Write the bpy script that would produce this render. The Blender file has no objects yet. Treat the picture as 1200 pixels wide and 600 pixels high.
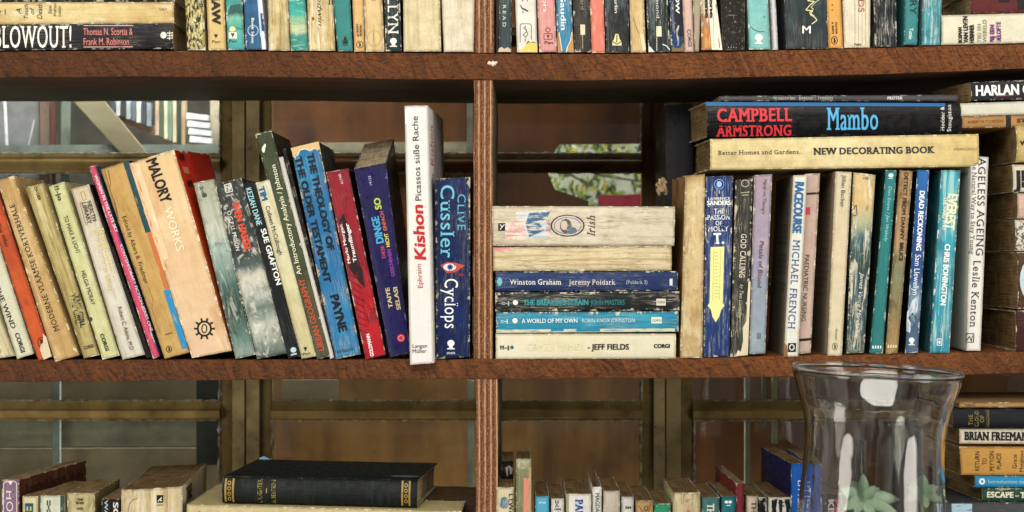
import bpy, math, random
from mathutils import Vector, noise as mn
random.seed(7)
PX = 0.00084            # metres per pixel at the front of the shelves
CAM = 1821.0            # camera distance, in the same pixel units
COL = bpy.context.scene.collection
sc = bpy.context.scene
TAU = math.tau

# ---------------------------------------------------------------- colours, nodes
def lin(h, a=1.0):
    if not isinstance(h, str): return h
    h = h.lstrip('#')
    out = []
    for i in (0, 2, 4):
        c = int(h[i:i+2], 16) / 255
        out.append(c/12.92 if c <= .04045 else ((c+.055)/1.055)**2.4)
    return (*out, a)

def tone(h):
    """printed colours: a little more contrast, a little less chroma"""
    if not isinstance(h, str): return h
    h = h.lstrip('#'); c = [int(h[i:i+2], 16)/255 for i in (0, 2, 4)]
    c = [v-.055*math.sin(TAU*v) - .012*(1-v) for v in c]
    g = .3*c[0]+.59*c[1]+.11*c[2]
    c = [max(0.004, min(.97, g+(v-g)*.90)) for v in c]
    return '#%02x%02x%02x' % tuple(int(round(v*255)) for v in c)
def lum(h): h = h.lstrip('#'); return sum(int(h[i:i+2], 16)*w for i, w in ((0, .3), (2, .59), (4, .11)))/255
def blend(a, b, f):
    a = a.lstrip('#'); b = b.lstrip('#')
    return '#%02x%02x%02x' % tuple(int(int(a[i:i+2], 16)*(1-f)+int(b[i:i+2], 16)*f) for i in (0, 2, 4))

class NT:
    def __init__(s, name):
        s.m = bpy.data.materials.new(name); s.m.use_nodes = True
        s.t = s.m.node_tree; s.t.nodes.clear()
    def n(s, kind, **kw):
        nd = s.t.nodes.new(kind)
        for k, v in kw.items(): setattr(nd, k, v)
        return nd
    def put(s, sock, v):
        if isinstance(v, bpy.types.NodeSocket): s.t.links.new(v, sock)
        elif v is not None:
            if isinstance(v, str): v = lin(v)
            sock.default_value = v
    def math(s, op, a, b=None, c=None, clamp=False):
        nd = s.n('ShaderNodeMath', operation=op, use_clamp=clamp)
        s.put(nd.inputs[0], a)
        if b is not None: s.put(nd.inputs[1], b)
        if c is not None: s.put(nd.inputs[2], c)
        return nd.outputs[0]
    def mix(s, f, a, b, mode='MIX'):
        nd = s.n('ShaderNodeMix', data_type='RGBA', blend_type=mode)
        s.put(nd.inputs[0], f); s.put(nd.inputs[6], a); s.put(nd.inputs[7], b)
        return nd.outputs[2]
    def uv(s, name):
        return s.n('ShaderNodeUVMap', uv_map=name).outputs[0]
    def obj(s):
        return s.n('ShaderNodeTexCoord').outputs['Object']
    def mapping(s, v, sc_=(1,1,1), loc=(0,0,0), rot=(0,0,0)):
        nd = s.n('ShaderNodeMapping')
        s.put(nd.inputs[0], v); nd.inputs[1].default_value = loc
        nd.inputs[2].default_value = rot; nd.inputs[3].default_value = sc_
        return nd.outputs[0]
    def noise(s, v, scale=5, detail=3, rough=.55, dist=0):
        nd = s.n('ShaderNodeTexNoise')
        s.put(nd.inputs['Vector'], v); nd.inputs['Scale'].default_value = scale
        nd.inputs['Detail'].default_value = detail; nd.inputs['Roughness'].default_value = rough
        nd.inputs['Distortion'].default_value = dist
        return nd.outputs[0]
    def ramp(s, f, stops, interp='LINEAR'):
        nd = s.n('ShaderNodeValToRGB'); s.put(nd.inputs[0], f)
        r = nd.color_ramp; r.interpolation = interp
        while len(r.elements) > 1: r.elements.remove(r.elements[-1])
        r.elements[0].position = stops[0][0]; r.elements[0].color = lin(stops[0][1])
        for p, c in stops[1:]:
            e = r.elements.new(p); e.color = lin(c)
        return nd.outputs[0]
    def rng(s, f, a, b, c=0., d=1.):
        nd = s.n('ShaderNodeMapRange', clamp=True); s.put(nd.inputs[0], f)
        for i, v in enumerate((a, b, c, d)): s.put(nd.inputs[i+1], v)
        return nd.outputs[0]
    def bump(s, h, strength=.3, dist=.001):
        nd = s.n('ShaderNodeBump'); s.put(nd.inputs['Height'], h)
        nd.inputs['Strength'].default_value = strength; nd.inputs['Distance'].default_value = dist
        return nd.outputs[0]
    def out(s, col, rough=.6, bump=None, spec=.3, metal=0):
        p = s.n('ShaderNodeBsdfPrincipled')
        s.put(p.inputs['Base Color'], col); s.put(p.inputs['Roughness'], rough)
        s.put(p.inputs['Specular IOR Level'], spec); s.put(p.inputs['Metallic'], metal)
        if bump is not None: s.put(p.inputs['Normal'], bump)
        o = s.n('ShaderNodeOutputMaterial'); s.t.links.new(p.outputs[0], o.inputs[0])
        return s.m

def K(v): return (v, v, v, 1)

# ---------------------------------------------------------------- book materials
def cover_mat(stops, W, H, mot=None, wear='#d9ceb4', edge=1.2, crease=.25, stain=.3, rough=.5, seed=0, cs=1.0, name='book_cover'):
    t = NT(name)
    if isinstance(stops, str): stops = [(0, stops)]
    b0 = stops[len(stops)//2][1]; light = lum(b0) > .55
    stops = [(p, tone(c)) for p, c in stops]
    rs = random.Random(seed*13+1); grime = rs.uniform(.25, 1.0); edge *= rs.uniform(.55, 1.25)
    off = (seed*3.17, seed*7.31, 0)
    uvp = t.mapping(t.uv('px'), loc=off)
    sep = t.n('ShaderNodeSeparateXYZ'); t.put(sep.inputs[0], t.uv('nrm'))
    u, v = sep.outputs[0], sep.outputs[1]
    wob = t.noise(uvp, 9, 3)
    col = t.ramp(t.math('ADD', v, t.math('MULTIPLY', t.math('SUBTRACT', wob, .5), .06)), stops) if len(stops) > 1 else t.ramp(v, stops)
    for mo in (mot if isinstance(mot, list) else [mot] if mot else []):
        mc, su, sv, lo, hi = mo[:5]; amt = mo[5] if len(mo) > 5 else 1
        if light and lum(mc) < lum(b0): mc = blend(mc, b0, .42)
        mc = tone(mc)
        f = t.rng(t.noise(t.mapping(uvp, (su, sv, 1), loc=(mo[1], 2.2, 0)), 1, 5, .65, .6), lo, hi, 0, amt)
        col = t.mix(f, col, mc)
    if stain:
        f = t.rng(t.noise(uvp, 5.5, 6, .7), .42, .74, 0, stain*.85)
        col = t.mix(f, col, '#8a6f48', 'MULTIPLY')
        f2 = t.rng(t.noise(t.mapping(uvp, (1, 1, 1), loc=(4, 9, 0)), 60, 3, .7), .60, .75, 0, stain*.8)
        col = t.mix(f2, col, '#6b543a', 'MULTIPLY')
    cn = t.noise(t.mapping(uvp, (34*cs, 1.6, 1)), 1, 6, .62, .25)
    f = t.math('SUBTRACT', 1, t.rng(t.math('ABSOLUTE', t.math('SUBTRACT', cn, .5)), .0, .028))
    gate = t.rng(t.noise(t.mapping(uvp, (3, 2.2, 1), loc=(1, 5, 0)), 1, 3), .42, .6)
    cf = t.math('MULTIPLY', f, gate)
    col = t.mix(t.math('MULTIPLY', cf, crease if not light else min(1, crease*1.1)), col, wear if not light else '#8a714a')
    # long soft creases that stay darker
    cd = t.noise(t.mapping(uvp, (16*cs, .9, 1), loc=(8, 3, 0)), 1, 4, .6)
    col = t.mix(t.rng(cd, .54, .60, 0, .3*min(1, crease*2+.05)*grime), col, '#86745a', 'MULTIPLY')
    gr = t.noise(uvp, 140, 2, .6)
    col = t.mix(t.rng(gr, .3, .7, .0, .38), col, '#8f8472', 'MULTIPLY')
    du = t.math('MULTIPLY', t.math('SUBTRACT', .5, t.math('ABSOLUTE', t.math('SUBTRACT', u, .5))), W)
    dv = t.math('MULTIPLY', t.math('SUBTRACT', .5, t.math('ABSOLUTE', t.math('SUBTRACT', v, .5))), H)
    d = t.math('MINIMUM', du, dv)
    nz = t.rng(t.noise(uvp, 7, 7, .78), .50, .80)
    lim = t.math('ADD', t.math('MULTIPLY', nz, edge*5.5), -.10)
    wf = t.rng(t.math('SUBTRACT', lim, d), .0, .5)
    # edge shade put into the cover colour, under the worn paper
    gf = t.rng(d, 0, 3.0, .6, 0)
    col = t.mix(gf, col, '#6e5a3e', 'MULTIPLY')
    col = t.mix(t.math('MULTIPLY', wf, .72), col, wear)
    hgt = t.math('ADD', t.math('MULTIPLY', cn, .8), t.math('MULTIPLY', gr, .25))
    hgt = t.math('SUBTRACT', hgt, t.math('MULTIPLY', wf, .4))
    rg = t.rng(t.noise(uvp, 12, 4), .3, .7, rough-.1, min(1, rough+.18))
    return t.out(col, rg, t.bump(hgt, .4+crease*.5, .0011), .22)

_ink = {}
def ink_mat(col, base, wear=.25):
    key = (str(col), str(base), wear)
    if key in _ink: return _ink[key]
    t = NT('printed_ink'); col = tone(col) if isinstance(col, str) else col; base = tone(base)
    uvp = t.uv('px')
    n1 = t.noise(t.mapping(uvp, (26, 5, 1)), 1, 5, .7)
    f = t.rng(n1, .66-wear*.45, .72-wear*.3, 0, min(1, .45+wear))
    c = t.mix(f, col, base)
    g = t.noise(uvp, 120, 2)
    c = t.mix(t.rng(g, .3, .7, 0, .25), c, '#9a9488', 'MULTIPLY')
    _ink[key] = t.out(c, .5, None, .3)
    return _ink[key]

def page_mat(c1='#b79e72', c2='#6e5636', seed=0):
    t = NT('page_edges')
    uvp = t.mapping(t.uv('px'), loc=(seed, seed*2.3, 0))
    n1 = t.noise(t.mapping(uvp, (120, 1.5, 1)), 1, 3, .6)
    col = t.mix(t.rng(n1, .35, .65), c1, c2)
    col = t.mix(t.rng(t.noise(uvp, 6, 5), .35, .75, 0, .7), col, '#6a4e2c', 'MULTIPLY')
    return t.out(col, .85, t.bump(n1, .7, .0008), .1)
PAGES = [page_mat(seed=i*1.7, c1=c[0], c2=c[1]) for i, c in enumerate([('#a08862', '#66502f'), ('#8b744e', '#57432a'), ('#b3a27e', '#7c6a48'), ('#c4b797', '#8e7f5e')])]

# ---------------------------------------------------------------- glyphs out of the built-in font
_g = {}
def _raw(s, off=0.0):
    cu = bpy.data.curves.new('glyph', 'FONT'); cu.body = s; cu.size = 1; cu.resolution_u = 3; cu.offset = off
    o = bpy.data.objects.new('glyph', cu); me = bpy.data.meshes.new_from_object(o)
    vs = [(v.co.x, v.co.y) for v in me.vertices]; fs = [tuple(p.vertices) for p in me.polygons]
    bpy.data.objects.remove(o); bpy.data.curves.remove(cu); bpy.data.meshes.remove(me)
    return vs, fs
_w0 = None
def _width(vs): return max(v[0] for v in vs) - min(v[0] for v in vs)
def glyph(ch, bold=0, serif=False):
    global _w0
    key = (ch, bold, serif)
    if key in _g: return _g[key]
    if _w0 is None: _w0 = _width(_raw('||')[0])
    adv = _width(_raw('|' + ch + '|')[0]) - _w0
    if ch == ' ': _g[key] = ([], [], adv or .3); return _g[key]
    vs, fs = _raw(ch)
    if serif:
        cnt = {}
        for f in fs:
            for i in range(len(f)):
                e = tuple(sorted((f[i], f[(i+1) % len(f)]))); cnt[e] = cnt.get(e, 0) + 1
        top = max(v[1] for v in vs)
        levels = [0, .54, .73, .76, top]
        done = []
        for (a, b), n in cnt.items():
            if n != 1: continue
            xa, ya = vs[a]; xb, yb = vs[b]
            if abs(ya-yb) > .01 or not .04 < abs(xa-xb) < .26: continue
            lv = min(levels, key=lambda l: abs(l-ya))
            if abs(lv-ya) > .035: continue
            l, r = min(xa, xb), max(xa, xb)
            if any(abs(l-p)+abs(ya-q) < .02 for p, q in done): continue
            done.append((l, ya))
            dn = .055 if lv == 0 else -.055
            for p, q in ((l-.065, l), (r, r+.065)):
                k = len(vs); vs += [(p, ya), (q, ya), (q, ya+dn), (p, ya+dn)]; fs.append((k, k+1, k+2, k+3))
        adv += .05
    _g[key] = (vs, fs, adv)
    return _g[key]
CAPH = max(v[1] for v in _raw('H')[0])

def layout(s, p0, p1, h, bold=0, serif=False, ital=0, track=0, base=None):
    """text as 2-D polygons in picture pixels between p0 and p1 (centre line), cap height h"""
    out = []; x = 0; items = []
    for ch in s:
        g = glyph(ch, 0, serif); items.append((x, g)); x += g[2] + track
    tot = max(x - track, .01)
    dx, dy = p1[0]-p0[0], p1[1]-p0[1]; L = math.hypot(dx, dy)
    ex, ey = dx/L, dy/L; ux, uy = ey, -ex
    sx = L/tot; sy = h/CAPH
    cp = [(0, 0)] if not bold else [(-bold*.8, 0), (bold*.8, 0)] if bold < .025 else [(-bold, -bold*.5), (bold, bold*.5), (-bold, bold*.5), (bold, -bold*.5), (0, 0)]
    for ci, (ox, oy) in enumerate(cp):
        for gx, (vs, fs, adv) in items:
            pts = []
            for a, b in vs:
                X = (gx+a+ox+ital*b)*sx; Y = (b+oy)*sy - h/2
                pts.append((p0[0]+ex*X+ux*Y, p0[1]+ey*X+uy*Y))
            if fs: out.append((pts, fs, ci*.035))
    return out

def T(s, x0, y0, x1, y1, h, col, **kw): return dict(k='T', s=s, p0=(x0, y0), p1=(x1, y1), h=h, col=col, **kw)
def N(u0, v0, u1, v1, col, **kw): return dict(k='N', r=(u0, v0, u1, v1), col=col, **kw)
def PG(pts, col, **kw): return dict(k='P', pts=pts, col=col, **kw)
def E(cx, cy, rx, ry, col, ring=0, **kw): return dict(k='E', c=(cx, cy), r=(rx, ry), col=col, ring=ring, **kw)
def LN(pts, lw, col, w=.2, **kw): return dict(k='L', pts=pts, lw=lw, col=col, w=w, **kw)

# ---------------------------------------------------------------- the book builder
def empty(name, loc, label, cat, group=None, kind=None):
    o = bpy.data.objects.new(name, None); COL.objects.link(o); o.location = loc
    o.empty_display_size = .02
    o['label'] = label; o['category'] = cat
    if group: o['group'] = group
    if kind: o['kind'] = kind
    return o

def mesh_obj(name, vs, fs, mats, mi=None, parent=None, uvs=None, smooth=False):
    me = bpy.data.meshes.new(name); me.from_pydata([tuple(v) for v in vs], [], fs)
    for m in (mats if isinstance(mats, (list, tuple)) else [mats]): me.materials.append(m)
    if mi: me.polygons.foreach_set('material_index', mi)
    if uvs:
        for nm, arr in uvs.items():
            lay = me.uv_layers.new(name=nm)
            flat = []
            for p in me.polygons:
                for vi in p.vertices: flat += arr[vi]
            lay.data.foreach_set('uv', flat)
    if smooth: me.polygons.foreach_set('use_smooth', [True]*len(me.polygons))
    me.update()
    o = bpy.data.objects.new(name, me); COL.objects.link(o)
    if parent: o.parent = parent
    return o

BK = [0]
def book(kind, label, q, stops, group, lie=False, D=128, y0=0, b=1.4, bp=3, bd=(0, 0), hard=False, ink=(), mot=None, wear='#d9ceb4',
         edge=1.2, crease=.25, stain=.3, rough=.5, pg=0, pin=None, rc=None, lc=None, cs=1.0, warp=.8, rink=(), link_=(), back=0, hinge=0):
    BK[0] += 1; seed = BK[0]
    rnd = random.Random(seed)
    tl, tr, br, bl = [Vector(p) for p in q]
    W = ((tr-tl).length + (br-bl).length)/2; H = ((bl-tl).length + (br-tr).length)/2
    T_, L_ = (H, W) if lie else (W, H)
    k = (CAM+y0)/CAM
    def pix(u, v):
        a = tl.lerp(tr, u); c = bl.lerp(br, u); return a.lerp(c, v)
    def inv(x, y):
        u, v = .5, .5
        for _ in range(5):
            p = pix(u, v); eu = (pix(1, v)-pix(0, v)); ev = (pix(u, 1)-pix(u, 0))
            dx, dy = x-p.x, y-p.y; det = eu.x*ev.y-eu.y*ev.x
            u += (dx*ev.y-dy*ev.x)/det; v += (eu.x*dy-eu.y*dx)/det
        return u, v
    def w3(p, e=0):
        return Vector(((p.x-600)*PX*k, (y0-e)*PX, (300-p.y)*PX*k))
    def bul(u, v):
        t = v if lie else u
        return b*(1-min(1, abs(2*t-1))**bp) - hinge*(math.exp(-((t-.1)/.05)**2)+math.exp(-((t-.9)/.05)**2))
    def S(u, v, e=0): return w3(pix(u, v), bul(u, v)+e)
    def uvof(u, v): return ((v*H if lie else u*W)/100, (u*W if lie else v*H)/100)
    base = w3((bl+br)/2)
    bvec = Vector((bd[0], 1, bd[1]))*PX*D*k
    ct = 1.9 if hard else .75
    over = (3.0 if hard else 0.0) if pin is None else pin
    # ---- cover: outer and inner shell swept along the length
    nb, ns, nl = 5, 11, 15
    path = [('A', 1-i/nb) for i in range(nb)] + [('S', i/(ns-1)) for i in range(ns)] + [('B', (i+1)/nb) for i in range(nb)]
    vs = []; uvp = []; uvn = []; fs = []; mi = []
    wamp = warp*.9
    for layer in (0, 1):
        inset = layer*ct
        for j in range(nl+1):
            l = j/nl
            for sec, s in path:
                if sec == 'S': t = (s*(T_-2*inset)+inset)/T_; dd = 0
                elif sec == 'A': t = inset/T_; dd = s
                else: t = 1-inset/T_; dd = s
                u, v = (l, t) if lie else (t, l)
                p = w3(pix(u, v), (bul(u, v) if sec == 'S' else 0) - inset)
                if sec == 'S' and (s == 0 or s == 1) : p = w3(pix(u, v), -inset)
                if dd: p = w3(pix(u, v), -inset) + bvec*dd
                # paper never lies quite flat
                nz = mn.noise(Vector((seed*5.1+dd*2.0, l*5, t*3)))
                nz2 = mn.noise(Vector((seed*2.7+dd*1.3, l*2.2+9, t*2)))
                out = (pix(*( (u, 1) if lie else (1, v))) - pix(*((u, 0) if lie else (0, v)))).normalized()
                amp = (nz*.45+nz2*.6)*wamp
                p += Vector((out.x, 0, -out.y))*PX*amp*(1 if sec != 'S' else .35)
                p += Vector((0, 1, 0))*PX*nz2*.35*warp
                if l in (0., 1.):   # frayed head and tail
                    ln = mn.noise(Vector((seed*3.3, t*9, dd*6)))*.45*warp
                    lv = (pix(*((1, v) if lie else (u, 1))) - pix(*((0, v) if lie else (u, 0)))).normalized()
                    p += Vector((lv.x, 0, -lv.y))*PX*ln
                vs.append(p-base)
                if sec == 'A': uvp.append((-dd*D/100, l*L_/100)); uvn.append((1-dd, l))
                elif sec == 'B': uvp.append((T_/100+dd*D/100, l*L_/100)); uvn.append((dd, l))
                else: uvp.append((t*T_/100, l*L_/100)); uvn.append((s, l))
    m = len(path); tot = (nl+1)*m
    flip = not lie
    def addf(f, i):
        fs.append(tuple(reversed(f)) if flip else tuple(f)); mi.append(i)
    for j in range(nl):
        for i in range(m-1):
            a = j*m+i
            sec = 0
            if i < nb: sec = 1
            elif i >= nb+ns-1: sec = 2
            addf((a, a+1, a+m+1, a+m), sec)
            c = a+tot; addf((c, c+m, c+m+1, c+1), 3)
        a = j*m; addf((a, a+m, a+m+tot, a+tot), 3)
        a = j*m+m-1; addf((a, a+tot, a+m+tot, a+m), 3)
    for i in range(m-1):
        a = i; addf((a, a+tot, a+tot+1, a+1), 3)
        a = nl*m+i; addf((a, a+1, a+tot+1, a+tot), 3)
    st = [(0, stops)] if isinstance(stops, str) else stops
    cm = cover_mat(st, T_, L_, mot, wear, edge, crease, stain, rough, seed, cs)
    mats = [cm]
    for cc in (lc, rc):
        if cc is None: mats.append(cm)
        else: mats.append(cover_mat(cc if not isinstance(cc, str) else [(0, cc)], D, L_, None, wear, edge, crease*.5, stain, rough, seed+50, .4))
    mats.append(cover_mat([(0, '#b9ab8a')], D, L_, None, wear, .5, .1, .5, .8, seed+90))
    mids = {}
    def midx(col, wr):
        bs = st[len(st)//2][1]
        mt = ink_mat(col, bs, wr)
        if mt.name not in mids: mids[mt.name] = len(mats); mats.append(mt)
        return mids[mt.name]
    def surf_pts(pts2, e):
        idx = []
        for x, y in pts2:
            u, v = inv(x, y)
            idx.append(len(vs)); vs.append(S(u, v, e)-base); uvp.append(uvof(u, v)); uvn.append((u, v) if not lie else (v, u))
        return idx
    def strips(pts2, faces, e, mt):
        uvs_ = [inv(x, y) for x, y in pts2]; ax = 1 if lie else 0; cuts = [0., .1, .2, .32, .5, .68, .8, .9, 1.]
        cuts[0], cuts[-1] = -9, 9; cache = {}
        def vid(q):
            key = (round(q[0], 5), round(q[1], 5))
            if key not in cache:
                cache[key] = len(vs); u, v = q; vs.append(S(u, v, e)-base); uvp.append(uvof(u, v)); uvn.append((u, v) if not lie else (v, u))
            return cache[key]
        for f in faces:
            poly = [uvs_[i] for i in f]; lo_ = min(p[ax] for p in poly); hi_ = max(p[ax] for p in poly)
            for c0, c1 in zip(cuts, cuts[1:]):
                if hi_ <= c0 or lo_ >= c1: continue
                pp = poly
                for cut, sg in ((c0, 1), (c1, -1)):
                    if (sg == 1 and lo_ >= cut) or (sg == -1 and hi_ <= cut): continue
                    o_ = []
                    for i in range(len(pp)):
                        a, c = pp[i], pp[(i+1) % len(pp)]; da, dc = (a[ax]-cut)*sg, (c[ax]-cut)*sg
                        if da >= 0: o_.append(a)
                        if (da > 0 and dc < 0) or (da < 0 and dc > 0):
                            q = da/(da-dc); o_.append((a[0]+(c[0]-a[0])*q, a[1]+(c[1]-a[1])*q))
                    pp = o_
                    if len(pp) < 3: break
                if len(pp) < 3: continue
                ids = []
                for q in pp:
                    k_ = vid(q)
                    if k_ not in ids: ids.append(k_)
                if len(ids) >= 3: fs.append(tuple(ids)); mi.append(mt)
    from mathutils.geometry import tessellate_polygon
    for n_, d in enumerate(ink):
        wr = d.get('w', .2); mt = midx(d['col'], wr); e = d.get('e', (.60 if d['k'] == 'T' else .28+.012*n_))
        if d['k'] == 'T':
            for pts, gf, de in layout(d['s'], d['p0'], d['p1'], d['h'], d.get('bold', 0), d.get('serif', False), d.get('ital', 0), d.get('track', 0)):
                strips(pts, gf, e+de, mt)
        elif d['k'] == 'N':
            u0, v0, u1, v1 = d['r']; G = 6; ix = []
            for j in range(G+1):
                for i in range(G+1):
                    u = u0+(u1-u0)*i/G; v = v0+(v1-v0)*j/G
                    ix.append(len(vs)); vs.append(S(u, v, e)-base); uvp.append(uvof(u, v)); uvn.append((u, v) if not lie else (v, u))
            for j in range(G):
                for i in range(G):
                    a = j*(G+1)+i; fs.append((ix[a], ix[a+G+1], ix[a+G+2], ix[a+1])); mi.append(mt)
        elif d['k'] == 'P':
            strips(d['pts'], [tuple(f) for f in tessellate_polygon([[Vector((x, y, 0)) for x, y in d['pts']]])], e, mt)
        elif d['k'] == 'E':
            (cx, cy), (rx, ry), r = d['c'], d['r'], d['ring']; n = 20
            P1 = [(cx+rx*math.cos(TAU*i/n), cy+ry*math.sin(TAU*i/n)) for i in range(n)]
            i1 = surf_pts(P1, e)
            if r:
                P2 = [(cx+(rx-r)*math.cos(TAU*i/n), cy+(ry-r)*math.sin(TAU*i/n)) for i in range(n)]
                i2 = surf_pts(P2, e)
                for i in range(n): fs.append((i1[i], i1[(i+1) % n], i2[(i+1) % n], i2[i])); mi.append(mt)
            else: strips(P1, [(0, i, i+1) for i in range(1, n-1)], e, mt)
        elif d['k'] == 'L':
            P_ = d['pts']; w = d['lw']/2
            for i in range(len(P_)-1):
                (ax, ay), (bx, by) = P_[i], P_[i+1]; L = math.hypot(bx-ax, by-ay) or 1
                nx, ny = -(by-ay)/L*w, (bx-ax)/L*w
                ix = surf_pts([(ax+nx, ay+ny), (bx+nx, by+ny), (bx-nx, by-ny), (ax-nx, ay-ny)], e+.004*i)
                fs.append(tuple(ix)); mi.append(mt)
    # printing on the boards: x = depth from the spine, y = pixels from the head
    for side, lst in (('A', link_), ('B', rink)):
        for d in lst:
            mt = midx(d['col'], d.get('w', .2))
            if d['k'] == 'E': lay = [([(d['c'][0]+d['r'][0]*math.cos(TAU*i/20), d['c'][1]+d['r'][1]*math.sin(TAU*i/20)) for i in range(20)], [tuple(range(20))], 0)]
            else: lay = layout(d['s'], d['p0'], d['p1'], d['h'], d.get('bold', 0), d.get('serif', False), d.get('ital', 0))
            for pts, gf, de in lay:
                ix = []
                for x, y in pts:
                    if lie: u, v = x/W, (0 if side == 'A' else 1)
                    else: u, v = (0 if side == 'A' else 1), y/H
                    dd = (y if lie else x)/D * (-1 if side == 'A' else 1)
                    p = w3(pix(u, v)) + bvec*dd
                    if lie: p += Vector((0, 0, PX*(.9+de)*(1 if side == 'A' else -1)))
                    else: p += Vector((PX*(.9+de)*(-1 if side == 'A' else 1), 0, 0))
                    ix.append(len(vs)); vs.append(p-base); uvp.append((x/100, y/100)); uvn.append((.5, .5))
                for f in gf: fs.append(tuple(ix[i] for i in f)); mi.append(mt)
    root = empty(kind, base, label, 'book', group)
    cov = mesh_obj('cover', vs, fs, mats, mi, root, {'px': uvp, 'nrm': uvn}, True)
    try:
        cov.data.set_sharp_from_angle(angle=math.radians(50))
    except Exception: pass
    # ---- page block
    vs = []; uvp = []; fs = []
    g = (ct+.25)/T_; lo = max(over, .35)/L_; nt = 10; ndp = 4
    d1 = 1-(over+1.5)/D
    for j in range(2):
        l = lo if j == 0 else 1-lo
        for i in range(nt+1):
            t = g+(1-2*g)*i/nt
            for dd_ in range(ndp+1):
                dd = (ct+.3)/D + (d1-(ct+.3)/D)*dd_/ndp
                u, v = (l, t) if lie else (t, l)
                p = w3(pix(u, v)) + bvec*dd
                lv = (pix(*((1, v) if lie else (u, 1))) - pix(*((0, v) if lie else (u, 0)))).normalized()
                jt = mn.noise(Vector((seed+i*3.7, j*5, dd_*.2)))*.35 - (.5 if over > 0 else 0)*(1-math.cos((i/nt-.5)*3))*(-1)
                p += Vector((lv.x, 0, -lv.y))*PX*jt*(1 if j else -1)*.6
                vs.append(p-base); uvp.append((t*T_/100, (l*L_+dd*D)/100))
    n1 = (nt+1)*(ndp+1)
    def I(j, i, k_): return j*n1+i*(ndp+1)+k_
    for i in range(nt):
        for k_ in range(ndp):
            fs.append((I(0, i, k_), I(0, i+1, k_), I(0, i+1, k_+1), I(0, i, k_+1)))
            fs.append((I(1, i, k_), I(1, i, k_+1), I(1, i+1, k_+1), I(1, i+1, k_)))
        fs.append((I(0, i, ndp), I(0, i+1, ndp), I(1, i+1, ndp), I(1, i, ndp)))
        fs.append((I(0, i, 0), I(1, i, 0), I(1, i+1, 0), I(0, i+1, 0)))
    for k_ in range(ndp):
        fs.append((I(0, 0, k_), I(0, 0, k_+1), I(1, 0, k_+1), I(1, 0, k_)))
        fs.append((I(0, nt, k_), I(1, nt, k_), I(1, nt, k_+1), I(0, nt, k_+1)))
    mesh_obj('pages', vs, fs, [PAGES[pg]], None, root, {'px': uvp})
    return root
# ================================================================ the books
GT = 'books on the top shelf'; GM = 'leaning books in the left bay of the middle shelf'
GR = 'upright books in the right bay of the middle shelf'; GS = 'stack of six paperbacks beside the divider'
GL = 'books on the lower shelf'; GQ = 'stack of books beside the glass vase'; GX = 'stack of books at the right end'
CR = '#d9cda8'; BLK = '#15161a'

def top(x0, x1, b0, b1, yb, H=214):
    """upright book on the top shelf: edges x0,x1 at the picture's top, b0,b1 at the base yb"""
    e = (H-yb)/yb
    return [(x0+(x0-b0)*e, yb-H), (x1+(x1-b1)*e, yb-H), (b1, yb), (b0, yb)]
def low(x0, x1, y, yb=785, dx=0): return [(x0, y), (x1, y), (x1+dx, yb), (x0+dx, yb)]
def rect(x0, y0, x1, y1): return [(x0, y0), (x1, y0), (x1, y1), (x0, y1)]
def pan(x, y, s, col, base=None):
    return [PG([(x-2*s, y-2*s), (x-.4*s, y-2.2*s), (x, y-1.2*s), (x+.4*s, y-2.2*s), (x+2*s, y-2*s), (x+1.1*s, y+.2*s), (x+.4*s, y+.8*s), (x+.5*s, y+2*s), (x-.5*s, y+2*s), (x-.4*s, y+.8*s), (x-1.1*s, y+.2*s)], col, w=.1)]
def globe(x, y, s, col, ang=0):
    return [E(x, y-1.5*s, 2.6*s, 2.4*s, col, w=.1), PG([(x-1*s, y+.6*s), (x+1*s, y+.6*s), (x+1.6*s, y+2*s), (x-1.6*s, y+2*s)], col, w=.1), PG([(x-2.8*s, y+2.2*s), (x+2.8*s, y+2.2*s), (x+2.8*s, y+3*s), (x-2.8*s, y+3*s)], col, w=.1)]
def oval(x, y, rx, ry, col, bird=True, t=.8):
    o = [E(x, y, rx, ry, col, t, w=.1)]
    if bird: o.append(PG([(x-.4*rx, y-.5*ry), (x+.1*rx, y-.6*ry), (x+.45*rx, y+.1*ry), (x+.2*rx, y+.6*ry), (x-.3*rx, y+.6*ry), (x-.1*rx, y)], col, w=.1))
    return o
def tlines(x0, x1, ys, col, h=.8, rnd=random.Random(3)):
    return [LN([(x0, y), (x0+(x1-x0)*rnd.uniform(.6, 1), y)], h, col) for y in ys]

# ---------------- top shelf
book('paperback_book', 'dark green paperback topmost of the flat pile at the left end of the top shelf', rect(-60, -28, 205, 1.6), '#1d2b2a', GT, lie=True)
book('paperback_book', 'cream paperback with rotated title lying on the big lettered black paperback', [(-70, 2.5), (204, 2.5), (204, 27), (-70, 29)], [(0, '#c9a86c'), (.5, '#dcc48e'), (1, '#cdb078')], GT, lie=True, mot=('#efe0b4', 10, 1.5, .5, .62, .7), crease=.35, stain=.45,
     wear='#e9dcb8', ink=[T('OUT', -8, 15, 2, 15, 4.5, '#3a1f18', bold=.02), LN([(6.5, 11), (6.5, 17.5)], .9, '#3a1f18'),
     T('A', 22.5, 17, 22.5, 10, 6, '#3d3526', ital=.3), T('Touch', 31, 23, 31, 5, 5, '#3d3526', ital=.2), T('of', 38, 18, 38, 11, 5, '#3d3526', ital=.3), T('Death', 47, 23, 47, 4, 6, '#3d3526', ital=.2),
     T('Sam', 59, 17, 59, 7, 4, '#3d3526', ital=.2), T('Sharon', 64.5, 20, 64.5, 4, 3.5, '#3d3526', ital=.2), T('Lester', 70, 20, 70, 7, 3.5, '#3d3526', ital=.2), T('DALY', 187, 11.3, 196, 11.3, 2.4, '#4a3a20')])
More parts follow.
